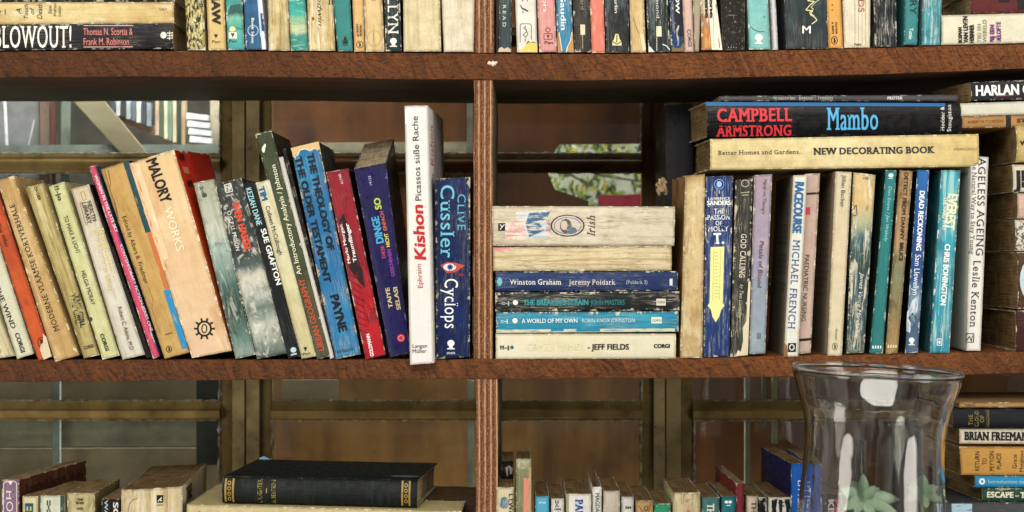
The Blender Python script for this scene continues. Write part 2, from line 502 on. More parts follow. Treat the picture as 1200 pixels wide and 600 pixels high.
book('paperback_book', 'black paperback with big white title lying flat on the left of the top shelf', [(-50, 29), (203, 27.6), (203, 57), (-50, 59.4)], BLK, GT, lie=True, mot=('#2c3336', 3, 5, .5, .7, .6), crease=.3, stain=0, wear='#b8b0a0', rough=.35,
     ink=[T('BLOWOUT!', -7, 43.5, 86, 43.3, 25.5, '#ece5cf', serif=True, bold=.015, w=.1), LN([(98, 30), (156, 30)], .9, '#d8a3a0'), T('Thomas N. Scortia &', 98, 37.3, 156, 37.1, 8, '#d9827c', bold=.0), T('Frank M. Robinson', 98, 49, 152, 48.8, 8, '#d9827c'), LN([(98, 55.2), (156, 55)], .9, '#d8a3a0'),
     E(192, 41.5, 3.6, 3.8, '#e6dcc8'), LN([(196, 39), (203, 38.5)], 1, '#e6dcc8'), LN([(196, 42), (203, 42)], .8, '#e6dcc8'), LN([(196, 45), (203, 45)], .8, '#e6dcc8'), LN([(199, 37), (199, 47)], .8, '#e6dcc8')])
book('paperback_book', 'paperback with yellow and black straw pattern spine on the top shelf', top(217, 238.5, 219.5, 241, 59), '#26241c', GT, mot=[('#b8ac6c', 30, 11, .46, .52, 1), ('#e8e0b0', 40, 14, .55, .6, .9)], crease=.2, ink=[], back=1)
book('paperback_book', 'cream paperback with big brown downward capitals beside the straw patterned one', top(242, 262.5, 244.5, 265, 59), '#d2b37c', GT, crease=.15,
     ink=[T('SHAW', 252.4, -18, 254, 28.5, 9.6, '#2c2014', bold=.045)] + pan(253.4, 42.8, 1.2, '#2c2014') + [T('Pan', 248.5, 49, 258.5, 49, 3.4, '#3a2a1a')])
book('paperback_book', 'sea green picture paperback with a small white badge at its foot', top(264.3, 284, 267, 286.5, 58.5), [(0, '#58a397'), (.76, '#4f9990'), (.8, '#2f6a62'), (.83, '#7ab9a4'), (.88, '#5aa796'), (.885, '#2f7068'), (.89, '#68b0a6'), (1, '#4d9d9a')], GT, crease=.2,
     ink=[E(272.7, 34.2, 3.6, 3, '#d9d49a'), PG([(268.2, 38), (277.8, 38), (277.8, 45.3), (268.2, 45.3)], '#e4dfc4')] + pan(273, 41.6, 1.2, '#2c2014') + [T('Pan', 268.4, 48.3, 278, 48.3, 3.2, '#23373a'), LN([(267, 17), (267, 9), (269, 7), (283, 3.5)], .6, '#9fd0c0'), LN([(265, 16), (284, 16)], .7, '#b9dcc8'), PG([(270, 6.5), (282, 4.5), (282, 14.5), (269, 14.5)], '#2b615e')])
book('paperback_book', 'steel blue paperback with white circle badge and torn pale right edge', top(285.5, 307, 288.3, 312, 58), '#3d6d90', GT, mot=('#35607f', 3, 3, .45, .6, .8), crease=.12, wear='#dcdff0', rc='#c9cde0',
     ink=[E(296.8, 36, 6.3, 6.3, '#c8dbe2', .6), T('Book', 296.6, 21, 296.6, 35, 3.2, '#e4ecec', bold=.02), T('Society', 296.6, 37, 296.6, 51, 3.0, '#e4ecec', bold=.02), N(.76, .7, .86, .93, '#a9c0da'), N(.8, .9, .98, 1, '#d7dbe8'), N(.84, .7, 1, .8, '#dadcee')])
book('paperback_book', 'badly crinkled cream paperback standing between blue and sea picture spines', top(313.5, 337.5, 315, 339.5, 59.5), '#d3c191', GT, mot=[('#a38955', 14, 1.2, .5, .6, .9), ('#efe4c0', 20, 1, .52, .6, .8)], crease=.9, stain=.6, b=2, warp=1.5, wear='#f0e8cc')
book('paperback_book', 'paperback whose spine shows a turquoise sea under a pale sky', top(338, 357.5, 341, 361.5, 59.5), [(0, '#2f8a84'), (.74, '#3fa096'), (.8, '#4db3a3'), (.84, '#a5bf95'), (.89, '#c3c79b'), (.92, '#3f948c'), (1, '#2f8f86')], GT, mot=[('#1d6b69', 3, 6, .5, .6, .5), ('#bfe0cf', 9, 30, .56, .64, .7)], crease=.1)
book('paperback_book', 'peeling cream paperback with slanted script title beside the sea picture spine', top(360, 390.5, 362, 392.5, 59.5), '#d6be8e', GT, mot=[('#b28a58', 22, 1, .5, .58, .8), ('#ece0ba', 30, 1.3, .52, .58, .9)], crease=.9, stain=.6, b=1.8, wear='#f0e7cb',
     ink=[T('Goodwin', 374, -24, 376, 30, 5.6, '#54432a', ital=.35, w=.3), E(367, 22, 1.5, 2, '#7a5530'), T(':', 389, 0, 389, 6, 6, '#23201a', bold=.05)])
book('paperback_book', 'plain teal paperback with a small black crown mark', top(390.5, 410.5, 396, 413.5, 60), '#3f8683', GT, mot=('#4c928e', 2, 3, .5, .6, .7), crease=.05, stain=.15, wear='#c8ccb4', rc='#2c3f3a',
     ink=[PG([(401, 44.5), (402.3, 49), (403.5, 44), (404.8, 43), (406, 44), (407.2, 49), (408.4, 44.5), (407.8, 51.5), (401.8, 51.5)], '#10201f'), LN([(402, 53), (408, 53)], 1, '#10201f'), LN([(404.9, 42), (404.9, 50)], .8, '#10201f')])
book('paperback_book', 'thin peach paperback with oval bird badge', top(413, 426, 415.2, 427.5, 60.5), '#d8ac76', GT, crease=.2, ink=[T('A BOOK OF', 418.6, 28, 419.4, 43, 2.3, '#5b3a22', bold=.03), T('VERSE', 422.6, 29, 423.2, 43, 2.3, '#5b3a22', bold=.03)] + oval(421.7, 52.5, 4.2, 4.4, '#5b4a2e'))
book('paperback_book', 'peach paperback with faded round seal near its foot', top(426.6, 448, 428.5, 450.5, 60.5), '#d9b889', GT, mot=('#c39a66', 14, 1.2, .5, .6, .7), crease=.5, ink=[E(438.5, 45, 8.2, 9.5, '#a98f62', .6), LN([(438, 37), (438, 50)], .6, '#8f7a52'), T('M', 436, 0, 440, 0, 3, '#3a2418')])
book('paperback_book', 'dark navy paperback with large white downward capitals and globe mark', top(450.5, 468.5, 452, 470.5, 60), '#1f4048', GT, mot=('#162a34', 4, 4, .45, .6, .9), crease=.2,
     ink=[T('LLEWELLYN', 459.5, -60, 461, 41, 12, '#dcdcc6', serif=True, bold=.01, w=.3)] + globe(461.2, 50.5, 1.5, '#e4e4d4'))
book('paperback_book', 'wide blank cream paperback left of the white rounded one', top(472.5, 515.5, 473, 517, 60.5), [(0, '#cdbb8f'), (1, '#d8c8a0')], GT, mot=('#b7a273', 16, 1, .52, .6, .6), crease=.35, stain=.5, b=2.2)
book('paperback_book', 'whitish thick paperback with rounded corners against the upper divider', top(517.5, 556, 520, 555, 61), '#ddd0b4', GT, mot=('#c2b08c', 8, 1, .52, .62, .6), crease=.3, stain=.45, b=2.6, edge=1.6, wear='#8a7a5e', ink=[T('Monarch', 539, -12, 540, 24, 5, '#c6b798', ital=.2, w=.4)])
book('paperback_book', 'slate grey paperback with spaced cream capitals and torn foot right of the upper divider', top(585, 599.5, 584.5, 599, 61), '#455659', GT, crease=.3, stain=.2, wear='#b9b2a0', ink=[T('TO READ', 591, -14, 591, 32, 3.8, '#c9cbb4', track=.28), PG([(583.5, 61), (584.5, 57), (587.5, 55), (591, 57.5), (595, 55.5), (598.8, 58), (599, 61)], '#b8ab90')])
book('paperback_book', 'white paperback with black scribbled drawing and yellow torn corner', top(603.5, 628, 606, 630, 61.5), '#dedccf', GT, crease=.15, stain=.3, mot=('#c2c2b6', 8, 3, .55, .62, .5),
     ink=[T('T. J.', 615, -12, 615.5, 16, 6.5, '#2c2c2c', ital=.3), LN([(609.5, 50), (609.7, 29.5), (611, 28), (621.3, 28.2), (622.6, 30), (622.6, 47)], .7, '#55554c'), LN([(616.5, 30.5), (613.8, 33), (617.5, 37), (612.8, 41), (616, 43.5), (618.6, 40.5), (615, 31)], .7, '#4a4a42'), LN([(616, 43.5), (616, 49)], .6, '#4a4a42'),
     LN([(617, 52), (619, 48.5), (621, 50.5), (624, 49.5), (627, 50.5)], 1, '#3a3426'), PG([(608, 61.3), (609.5, 59), (613, 58), (616.5, 52), (621, 49.5), (628.5, 51), (629.6, 61.3)], '#dfb95e')])
book('paperback_book', 'pink paperback with little reader badge at its foot', top(629.5, 650, 632, 652.5, 61), '#dc9794', GT, mot=('#c98480', 8, 2, .5, .6, .5), crease=.2, wear='#ecdcc8',
     ink=[T('Sailors', 638.3, -20, 639, 15, 4.6, '#f0dcc4', bold=.02), E(642, 35.3, 3, 3, '#6d2a30', .8), LN([(637.5, 40), (637.5, 46.3), (646.8, 46.3), (646.8, 39.5), (637.5, 39.7)], .7, '#6d2a30'), T('Pan', 637.8, 50, 648.3, 50, 3.6, '#6d2a30', bold=.02)] + pan(642.2, 43, .9, '#6d2a30'))
book('paperback_book', 'sky blue paperback with white downward name and two torn brown bottom corners', top(651.5, 669.5, 653.5, 672.5, 61.5), '#4387a9', GT, mot=('#6aa4bb', 12, 1.5, .52, .6, .7), crease=.4, wear='#d9d6c2',
     ink=[T('Gaudin', 659.5, -8, 660.5, 36, 6, '#eef0e8', bold=.02, w=.1), PG([(653.5, 40), (655, 37), (657, 50), (659, 61), (653.6, 61)], '#a8825a'), PG([(671, 34), (669, 48), (664, 57), (663.5, 61), (672.3, 61)], '#b38a5c'), LN([(670.2, 38), (668.6, 48), (664.5, 56), (663.8, 61)], 1, '#e8dcc0'), LN([(655.2, 38), (657, 50), (658.6, 60)], .8, '#e8dcc0')])
book('paperback_book', 'charcoal brown paperback with a small pale label strip', top(671.5, 690.5, 673.5, 692.5, 61), '#43403b', GT, mot=('#57524a', 6, 6, .5, .6, .8), crease=.2, wear='#ddd3be', edge=1.4, ink=[PG([(680, 29), (685.5, 29), (685.5, 41), (680.2, 41)], '#d4c6a2'), LN([(682.6, 41), (682.8, 57)], .6, '#b5a88c'), T('Westward', 682, -30, 682.6, 12, 4, '#8d8574')])
book('paperback_book', 'thin coral paperback without visible lettering', top(691.5, 707.5, 693.5, 709, 62), '#e47d6d', GT, mot=('#eea593', 10, 3, .52, .6, .7), crease=.1, stain=.12, wear='#e9d8c2')
book('paperback_book', 'wide worn charcoal paperback with a cream sunburst badge', top(709, 736, 710.5, 737.5, 61.5), '#333838', GT, mot=[('#5b6468', 20, 2, .5, .58, .8), ('#202526', 5, 3, .5, .6, .8)], crease=.35, wear='#a8a49a',
     ink=[T('Merlin', 721.5, -10, 722, 16, 3.4, '#cfcfc4', bold=.02), PG([(717.4, 40), (727.8, 40), (728.2, 53.5), (717.6, 53.5)], '#d8cc92'), PG([(717.4, 40), (721, 40), (719.5, 46), (717.6, 49)], '#181a18'), PG([(728, 40), (724.5, 40), (726, 46), (728, 49)], '#181a18'), LN([(722.8, 41), (722.8, 50)], 1.2, '#181a18'), LN([(718, 49), (722.8, 52), (728, 49)], 1, '#181a18')])
book('paperback_book', 'cream paperback with a long folded tear down its spine', top(737.5, 754.5, 739.5, 757, 61.5), '#d6b98a', GT, crease=.6, mot=('#b8935f', 16, 1, .52, .6, .6), warp=1.3, ink=[LN([(742, 20), (745, 31), (748.5, 39)], .8, '#8f6f45'), PG([(749.5, 40), (754, 39.5), (757, 58), (753, 61)], '#e0c49a'), LN([(749.5, 40), (753, 61)], .7, '#9a7850')])
book('paperback_book', 'grey green striped paperback with a cream label and white scuffed foot', top(757.5, 782.5, 760, 785.5, 61), '#2e3a3d', GT, mot=[('#63706f', 24, 1.2, .52, .58, .8)], crease=.5, wear='#e0ddd0', edge=1.5,
     ink=[T('Raymond', 770, -18, 771, 22, 3.4, '#c9cfc6'), PG([(768.8, 31), (775, 31), (775.3, 43), (769, 43)], '#d8cda8'), LN([(769.5, 44), (769.5, 60)], .7, '#c9c6b8'), LN([(776, 52), (781, 54), (785, 58.5)], 1, '#e0ddd0'), PG([(760, 53), (763, 56), (767, 61), (760, 61)], '#ddd6c2')])
book('paperback_book', 'navy blue paperback with black panel and white letters beside the pale pink one', top(784.5, 798.5, 786.5, 802, 60.5), '#1c4d7a', GT, crease=.6, wear='#d5cdb8', edge=1.8, stain=.35,
     ink=[N(.36, .5, 1, .92, '#14181b'), T('LOW', 793.3, -12, 794, 16, 4.2, '#e8ece8', bold=.03), LN([(791, 27), (795, 31), (792, 38), (796, 44), (794, 54)], 1.6, '#c6ccc8', w=.6), LN([(796, 30), (793, 40), (795, 50)], 1.2, '#c6ccc8', w=.6), PG([(787, 60.5), (788, 54), (792, 57), (797, 56), (801, 49), (802, 60.5)], '#7d6b48')])
book('paperback_book', 'pale pink paperback with black downward publisher word at its foot', top(799.5, 811, 802.5, 813, 61), '#cfaca0', GT, crease=.1, stain=.25, ink=[T('CORGI', 807, 34.5, 808.5, 55, 4.2, '#282020', bold=.015)])
book('paperback_book', 'narrow grey brown paperback squeezed beside the pale pink one', top(812, 821.5, 814, 819, 60.5), '#a59a86', GT, crease=.1, rc='#9a4a20')
book('paperback_book', 'cream and orange paperback with crowded black capitals and loose pages', top(821, 839, 822.5, 846.5, 58.5), [(0, '#dfcfae'), (.86, '#e3d4b4'), (.88, '#d09a62'), (1, '#cf9a66')], GT, mot=('#a9542a', 7, .6, .6, .63, .8), crease=.8, wear='#f0e8d0', warp=1.4,
     ink=[T('Greene', 827.5, -26, 828.5, 21.5, 4.4, '#2a2016', bold=.05), T('Greene', 832.8, -28, 834, 21.5, 4.4, '#2a2016', bold=.05), N(.48, .7, 1, 1, '#e6dcc0'), LN([(839, 5), (843, 56)], 1, '#5b4128'), LN([(836, 20), (836.5, 57)], .6, '#8f7850')])
book('paperback_book', 'black brown speckled paperback left of the light aqua one', top(844.5, 873, 846.5, 873, 59), '#231e18', GT, mot=('#9a9080', 34, 30, .6, .66, .8), crease=.1, wear='#5a5044',
     ink=[LN([(851, 18), (863, 18)], .5, '#b0a898', w=.6), T('Doomed Fleet', 857, 38, 867, 38, 2.6, '#a8a090', w=.6)] + [LN([(853+i, 55+(i % 2)), (854+i, 56)], .7, '#b0a898') for i in range(0, 12, 3)])
book('paperback_book', 'light aqua paperback with faint white globe mark', top(875.5, 900, 878, 903, 58), '#83bdb8', GT, mot=('#6fafab', 5, 3, .5, .6, .7), crease=.15, wear='#e6e4cc', ink=globe(889, 46.5, 1.7, '#e8ecd6') + [LN([(879, 31), (884, 35.5), (890, 37.5), (896, 37)], .8, '#4e6a66'), E(895.5, 20, 1.2, 1.6, '#4f8f8f')])
book('hardcover_book', 'thin silver grey hardback beside the light aqua paperback', top(902.5, 909, 905.5, 912, 58.5), [(0, '#b9bcc0'), (1, '#c6c9cd')], GT, b=1.6, crease=0, stain=.1, rough=.35)
book('paperback_book', 'wide slate black paperback with a white letter M and lime zigzag', top(919, 969, 921.5, 970, 57), '#39484b', GT, mot=[('#4d5c5e', 3, 2, .48, .6, .8), ('#2a3537', 12, 1, .5, .6, .6)], crease=.25, wear='#b5ad9c', b=1.5,
     ink=[T('M', 939, 35, 950.5, 35, 9, '#eceae0', bold=.02, w=.05), LN([(957, -6), (946, 1), (954, 2), (949, 6), (944, 12), (952, 13), (949, 17), (955, 21), (957, 24), (951, 28.5)], 1.1, '#d8d692'), LN([(962, -2), (955, 3), (950, 9), (953, 11), (948, 15), (954, 19)], .7, '#d8d692')])
book('paperback_book', 'thin orange paperback with oval bird badge on the top shelf', top(968.5, 985.5, 971, 988, 56.5), '#e0a15a', GT, mot=('#d18f4a', 4, 2, .5, .6, .6), crease=.12, stain=.2, wear='#efdcb0', ink=oval(977.5, 47.5, 3.8, 5, '#2c2418') + [T('A. SMITH', 975.3, 26, 975.8, 40, 2.2, '#2c2418', bold=.03), T('OLD RUN', 979.7, 26, 980, 40, 2.2, '#2c2418', bold=.03), E(975, 6, .8, .8, '#6a4a28'), E(975, 12, .8, .8, '#6a4a28')])
book('paperback_book', 'cream paperback with thin green stripes and faded red letters', top(987.5, 1020, 989.5, 1019.5, 56), '#ddd2b6', GT, crease=.3, b=1.8,
     ink=[LN([(1001+i*4.2, -60), (1001.5+i*4.2, 54)], .6, '#a8a17c') for i in range(4)] + [T('RECORDS', 1007.8, -44, 1009, 15, 7, '#a2503c', w=.3), T('PAN', 1000.5, 52.5, 1008.5, 52.5, 2.6, '#2a2a26', bold=.03)])
book('paperback_book', 'midnight blue paperback streaked all over with white cracks', top(1024, 1050, 1025.5, 1051, 54.5), '#222b33', GT, mot=('#8b9295', 36, 1.5, .56, .6, .9), crease=1, wear='#c9c4b6', edge=1.9, b=1.6)
book('paperback_book', 'plain teal paperback with dark downward capitals standing apart', top(1060.5, 1076.5, 1059.5, 1074.5, 52.5), '#41878a', GT, crease=.05, stain=.12, wear='#bcd0c4', rc='#1b2c2e', ink=[T('HISTORY', 1070.5, -42, 1069.5, 17, 8, '#17383c', w=.1), T('Tuttle', 1067.5, 33, 1066.5, 46.5, 4.2, '#e2eae2', bold=.02)])
book('paperback_book', 'scuffed aqua paperback beside the flat cream one', top(1081.5, 1104, 1080, 1101.5, 53), '#4f9aa6', GT, mot=[('#a9cfcb', 22, 3, .53, .6, .8), ('#2f7c8c', 4, 4, .5, .6, .7)], crease=.8, wear='#e3e0c8', b=1.6, ink=[T('novel', 1091.5, 32, 1091.5, 44, 2.6, '#dfe8dc')])
book('paperback_book', 'cream paperback with black grey and purple rotated words lying on the top shelf', [(1103, 18), (1330, 12), (1330, 47), (1103, 52.5)], '#d9d4b8', GT, lie=True, crease=.12, stain=.25,
     ink=[T('BOSMAN', 1125, 50.5, 1124.4, 32, 4, '#1d1a16', bold=.06), T('VAN LEVEN', 1131.5, 50.5, 1130.6, 19, 5, '#1d1a16', bold=.06), T('HERINNER', 1138.5, 50.5, 1138, 29.5, 5, '#1d1a16', bold=.06),
     T('TIJD EN', 1147.2, 50, 1146.8, 28, 4, '#7d8068', bold=.02), T('WERELD', 1153.6, 49.8, 1153.2, 23, 4.6, '#7d8068', bold=.02), T('BIJ EEN', 1162.4, 49.3, 1162, 29, 4.8, '#7c3a7e', bold=.06), T('BELOFTE', 1170, 49.3, 1169.6, 26, 4.8, '#7c3a7e', bold=.06)])
book('hardcover_book', 'maroon hardback with a black label lying on the cream one at the top right', [(1137, -12), (1330, -16), (1330, 11), (1137, 15.8)], '#6b3030', GT, lie=True, hard=True, crease=.1, stain=.3, wear='#8b5048', ink=[N(.17, -.0, .235, .58, '#141010'), LN([(1146, -12), (1152, 14)], 1.5, '#3c1a1a'), PG([(1190, -12), (1200, -12), (1200, 11), (1193, 12)], '#1e1c18')])

# ---------------- middle shelf, left bay: leaning books
book('paperback_book', 'pale cream paperback cut off by the left edge of the picture', [(-80, 224), (-58, 221), (18, 417), (-10, 421)], '#c4b995', GM, mot=('#ddd6ba', 10, 1.2, .5, .6, .7), crease=.5, ink=[E(0, 411, 2.2, 2.4, '#7e7658', .6)])
book('paperback_book', 'pale sage paperback with black downward title beside the orange spine', [(-43, 217), (-25, 212), (39.5, 414.5), (20, 421)], '#c6c6ab', GM, crease=.2, stain=.25, ink=[T('GOD ON THE WIND', -21, 290, 17, 385, 5.6, '#1f1e1a', bold=.02), T('CORGI', 20, 390, 28, 413, 4.8, '#151412', bold=.035)])
book('paperback_book', 'burnt orange paperback with a white torn flap at its foot', [(-22, 222), (-4, 219), (61, 418), (45, 423)], '#c4602a', GM, mot=('#a04414', 2, 2, .48, .62, .7), crease=.08, stain=.35, wear='#d9a878', b=1.8,
     ink=[T('The Affair', -1, 262, 9.5, 290, 4.2, '#2e120a')] + oval(49, 401, 4.6, 6, '#2e120a') + [PG([(52, 421.5), (47.5, 410), (48.5, 404), (52, 400), (51, 391.5), (54.5, 395), (60.5, 417.5)], '#c6b69a'), LN([(48.5, 404), (52, 400), (51, 391.5)], .7, '#efe6d2')])
book('paperback_book', 'thick tan paperback with brown upward capitals and ragged left edge', [(-3, 212), (16, 206), (92.5, 416.5), (64.5, 424)], '#b89868', GM, mot=('#cdb184', 4, 2, .5, .6, .7), crease=.25, stain=.4, edge=1.7, wear='#e0d0a4', b=1.6, warp=1.2,
     ink=[T('MODERNE VLAAMSE KORTVERHALE', 67.5, 388, 14, 239, 6.2, '#43301e', serif=True, w=.1), LN([(22, 240), (30, 292), (41, 330), (58, 385)], .7, '#d9c494', w=.5)])
book('paperback_book', 'olive cream paperback with doubled black title low on its spine', [(30, 220), (51, 214.5), (116, 416), (98.5, 420)], '#b3a470', GM, mot=[('#8d7a48', 24, .8, .5, .57, .8), ('#d2c698', 16, .9, .52, .6, .7)], crease=.8, stain=.4, wear='#e6ddb8', b=1.6,
     ink=[T('THE GIRL', 85.5, 344, 92.5, 381, 5.8, '#33301e', bold=.03, w=.4), T('THE GIRL', 90.3, 345, 98, 383.5, 5.8, '#33301e', bold=.03, w=.4), T('CORGI', 98.5, 408, 110, 404.5, 3.6, '#2e2a1a', bold=.03), T('::-:o', 42.5, 218.5, 48, 234, 4.5, '#4a4430', bold=.04)])
book('paperback_book', 'pale lime paperback with slim black capitals and a dark spot', [(57, 218.5), (75.5, 213), (140, 416.5), (120, 421.5)], '#bfc08c', GM, mot=('#cfd0a4', 4, 2, .5, .6, .6), crease=.15, stain=.3, wear='#e4e2c0',
     ink=[T('TO MAKE A LIGHT', 77, 253, 92.5, 297, 4.8, '#3a3826'), T('HELGA MORAY', 97.5, 317, 110, 357, 4.8, '#3a3826'), T('CORGI', 119.5, 391, 126.5, 411, 4.2, '#14140f', bold=.035), T('!!-|o', 66.3, 217.5, 71.5, 235, 4.8, '#3c3a26', bold=.03), E(106.5, 374, 2.2, 2.6, '#4a3a1c'), E(135.5, 395, 1, 2, '#4a3a1c')])
book('paperback_book', 'whitish paperback with a boxed emblem at the head and faded yellow title', [(83, 221.5), (104, 216), (170, 415.5), (143.5, 421.5)], [(0, '#c2b496'), (.4, '#cfc9b6'), (1, '#c9c6b8')], GM, mot=('#a6987a', 14, 1, .54, .6, .5), crease=.3, stain=.3, b=1.8,
     ink=[LN([(95, 226), (98.5, 224), (102, 233.5), (98, 235), (95, 226)], .7, '#a8884c'), T('LIBRARY', 98.5, 237, 106, 262, 5, '#5a5248', bold=.03), T('HEALTH', 104.5, 236, 111.5, 259, 5, '#5a5248', bold=.03), LN([(94, 238), (101, 263), (113, 259.5), (106, 234.5), (94, 238)], .6, '#6a6254'), T('Dr. Modern Diet', 112.3, 268, 130, 340, 5.4, '#cdbb62', bold=.01, w=.4), T('Revolution', 118.5, 267, 136, 328, 5.4, '#cdbb62', bold=.01, w=.4), T('Robert C. Atkins, M.D.', 140.5, 359, 155.5, 411, 4.6, '#4a443a', w=.15)])
book('paperback_book', 'thin black backed book wedged left of the pink spine', [(103, 219), (106, 216), (178, 418), (171.5, 420)], '#14130f', GM, crease=.05, stain=0, wear='#4a4436', y0=2)
book('paperback_book', 'thin hot pink paperback with small white downward lettering', [(104.5, 195.5), (111.5, 193.5), (187, 417.5), (179.5, 420.5)], '#cf5474', GM, crease=.15, stain=.2, b=.6, ink=[T('WOMEN IN THE LATE SKY', 112, 205, 137, 272, 3.2, '#f0d8d8', bold=.02), T('CONTEMPORARY FICTION SERIES ONE', 142, 287, 178, 388, 3, '#eec8cc', bold=.01)], rc='#2c6484')
book('paperback_book', 'cracked tan paperback with teal and blue blocks down its right edge', [(118, 198.5), (151, 188), (222, 413), (193, 420.5)], '#bf9d64', GM, mot=[('#a9834a', 6, 1.2, .5, .6, .6)], crease=.55, stain=.3, wear='#6e4f28', b=1.6, rc='#141414',
     ink=[N(.80, -.002, 1.0, .37, '#0f5056', e=.3), N(.84, .37, 1.0, .67, '#b9703c', e=.3), N(.78, .67, 1.0, .975, '#2a86b2', e=.3), T('Edited by Albert B. Friedman', 145.5, 253, 172.5, 332, 4.8, '#3a2a18', w=.05)] + oval(198.5, 409, 3.6, 4, '#3a2a18') + [T('VIKING', 193.5, 392.5, 202.5, 389.5, 2.2, '#3a2a18'), LN([(127, 199), (130, 214), (128.5, 221), (136, 240), (139, 258)], .8, '#6e4f28'), LN([(122.5, 199), (131, 228), (134, 236), (139, 262)], .7, '#7a5a30'), LN([(172, 330), (180, 352), (178, 360), (188, 392)], .5, '#7a5a30', w=.4)])
book('paperback_book', 'thick peach omnibus with red cover and black cogwheel emblem', [(151, 192), (204, 175.5), (271.5, 411), (225, 419.5)], [(0, '#d8b688'), (.5, '#dab48c'), (1, '#dcb596')], GM, mot=[('#e6c49c', 1.2, 1, .48, .62, .7), ('#b5763c', 3, 1, .58, .68, .5)], crease=.12, stain=.2, b=2.6, D=150, wear='#efe2c4', edge=1.5, rc=[(0, '#b02016'), (.2, '#d8401c'), (.5, '#dd5c22'), (1, '#d87a48')], bd=(.08, 0.03),
     ink=[N(0.005, .0, .10, .55, '#b0683a', w=.7), N(.1, .01, .22, .5, '#e3d3b4', w=.75), T('MALORY', 177.5, 186, 196, 236.5, 12.5, '#141210', bold=.035, w=.08), T('WORKS', 197, 243, 212.5, 294, 9.6, '#efd9b4', bold=.01, w=.1), E(240, 385, 8.8, 9.4, '#17120e', 2.2, w=.05), E(240, 385, 3.6, 5.6, '#17120e', 1.4, w=.05)] + [LN([(240+8.6*math.cos(a), 385+9.2*math.sin(a)), (240+12.2*math.cos(a), 385+12.8*math.sin(a))], 2.2, '#17120e', w=.05) for a in [i*TAU/10 for i in range(10)]],
     rink=[T('MALORY', 10, 8, 34, 8, 8, '#2a1410', bold=.04), T('WORKS', 12, 24, 34, 24, 8, '#d8a878', bold=.02), T('MALORY', 14, 40, 34, 40, 8, '#2a1410', bold=.04)])
book('paperback_book', 'grey green picture paperback whose lower half shows dark teal shapes', [(227, 214.5), (250.5, 209.5), (299.5, 415.5), (276, 420.5)], [(0, '#9a9f8c'), (.3, '#b4baa8'), (.38, '#9db2a8'), (.6, '#506e68'), (.75, '#39544c'), (.9, '#6a8880'), (1, '#8f9c92')], GM, mot=[('#3f5c56', 5, 6, .52, .64, .45), ('#c4cabc', 12, 3, .55, .62, .5)], crease=.4, wear='#dcd8c4', b=1.6, ink=[T('::-:8', 236.5, 218, 240.5, 231, 5, '#4a4e42', bold=.04)])
book('paperback_book', 'slate paperback with red downward name over a snowy battle picture', [(252, 216.5), (282.5, 208.5), (336, 414), (301.5, 420.5)], [(0, '#3d4747'), (.4, '#39474a'), (.48, '#56686a'), (.54, '#c4c2b0'), (.66, '#aab2a8'), (.72, '#6e7f7a'), (.84, '#b9beb0'), (1, '#4c6862')], GM, mot=[('#3c4a48', 9, 7, .53, .62, .55), ('#e0dcc8', 12, 7, .54, .62, .65)], crease=.3, wear='#c9c4b0', b=1.6,
     ink=[T('SVEN HASSEL', 276, 237, 291.5, 294, 7.4, '#d8553a', bold=.05, w=.08), T('O.G.P.U. PRISON', 268.5, 247, 279.5, 294, 4.6, '#d9d6c6', bold=.01), LN([(263, 217), (270.5, 214.8), (273, 224), (265.5, 226), (263, 217)], .9, '#d9d6c6'), LN([(265.3, 223.5), (265, 218), (270.5, 221.8), (270, 216.5)], .9, '#d9d6c6'), T('SPHERE', 265.5, 230, 274, 227.6, 2.6, '#d9d6c6')])
book('paperback_book', 'black paperback lettered in pale blue over white', [(285, 216), (300, 212.5), (353, 417), (338, 420)], '#14191a', GM, crease=.2, stain=.1, wear='#7d8580', b=.9,
     ink=[T('KEZIAH DANE', 291, 220, 304.5, 264, 6.4, '#9ad0d8', bold=.02, w=.08), T('SUE GRAFTON', 308.5, 268, 327.5, 334, 6, '#dfe4d8', bold=.03, w=.08), E(344, 410, 3.4, 3.2, '#a9c6cc'), LN([(341, 416), (348, 414.2)], 1.6, '#a9c6cc')])
book('paperback_book', 'cream paperback with short blue title above a dark longer name', [(298.5, 214.5), (318, 210), (371, 417), (353.5, 420.5)], [(0, '#d6d2b0'), (1, '#c3ba8e')], GM, mot=('#b3a674', 14, .9, .53, .6, .6), crease=.35, stain=.35, b=1.2,
     ink=[T('TIM', 306, 219, 311, 235, 6.6, '#1d6490', bold=.05, w=.05), T('Colleen McCullough', 313.5, 241, 329.5, 299, 4.8, '#26241c', bold=.01)] + pan(358, 409, 1.1, '#1c1a14') + [T('Pan', 354.5, 415.6, 364, 413.2, 3.2, '#1c1a14')])
book('paperback_book', 'tall olive green book with red and cream upward lettering', [(299, 157.5), (318, 153), (387.5, 417), (371.5, 421.5)], [(0, '#4a553c'), (.5, '#525c44'), (.75, '#5d5a40'), (1, '#5a5a46')], GM, mot=('#3c4632', 3, 2, .5, .62, .6), crease=.15, stain=.2, b=1, D=150, rc='#232a1e', wear='#c9c6a4',
     ink=[T('URBAN GEOGRAPHY', 377.5, 411, 353, 327, 7, '#c2593c', bold=.02, w=.1), T('An Introductory Analysis / Johnson', 351, 322, 320, 193, 5.6, '#dcd8b4', bold=.01, w=.1), E(309, 175, 2, 4, '#cfd2b8'), E(310.5, 171, 1.4, 2.4, '#cfd2b8')])
book('paperback_book', 'thin white booklet beside the tall olive green book', [(326.5, 184.5), (331.5, 183.5), (391.5, 419), (387, 421)], '#d4d6cc', GM, crease=.05, stain=.15, b=.4, rough=.4)
book('paperback_book', 'thin black booklet between the white booklet and the wide blue spine', [(331, 175), (334.5, 174), (394, 418.5), (391.6, 420)], '#1c1815', GM, crease=.02, stain=0, b=.3, rc='#4a3a28', wear='#8d8474')
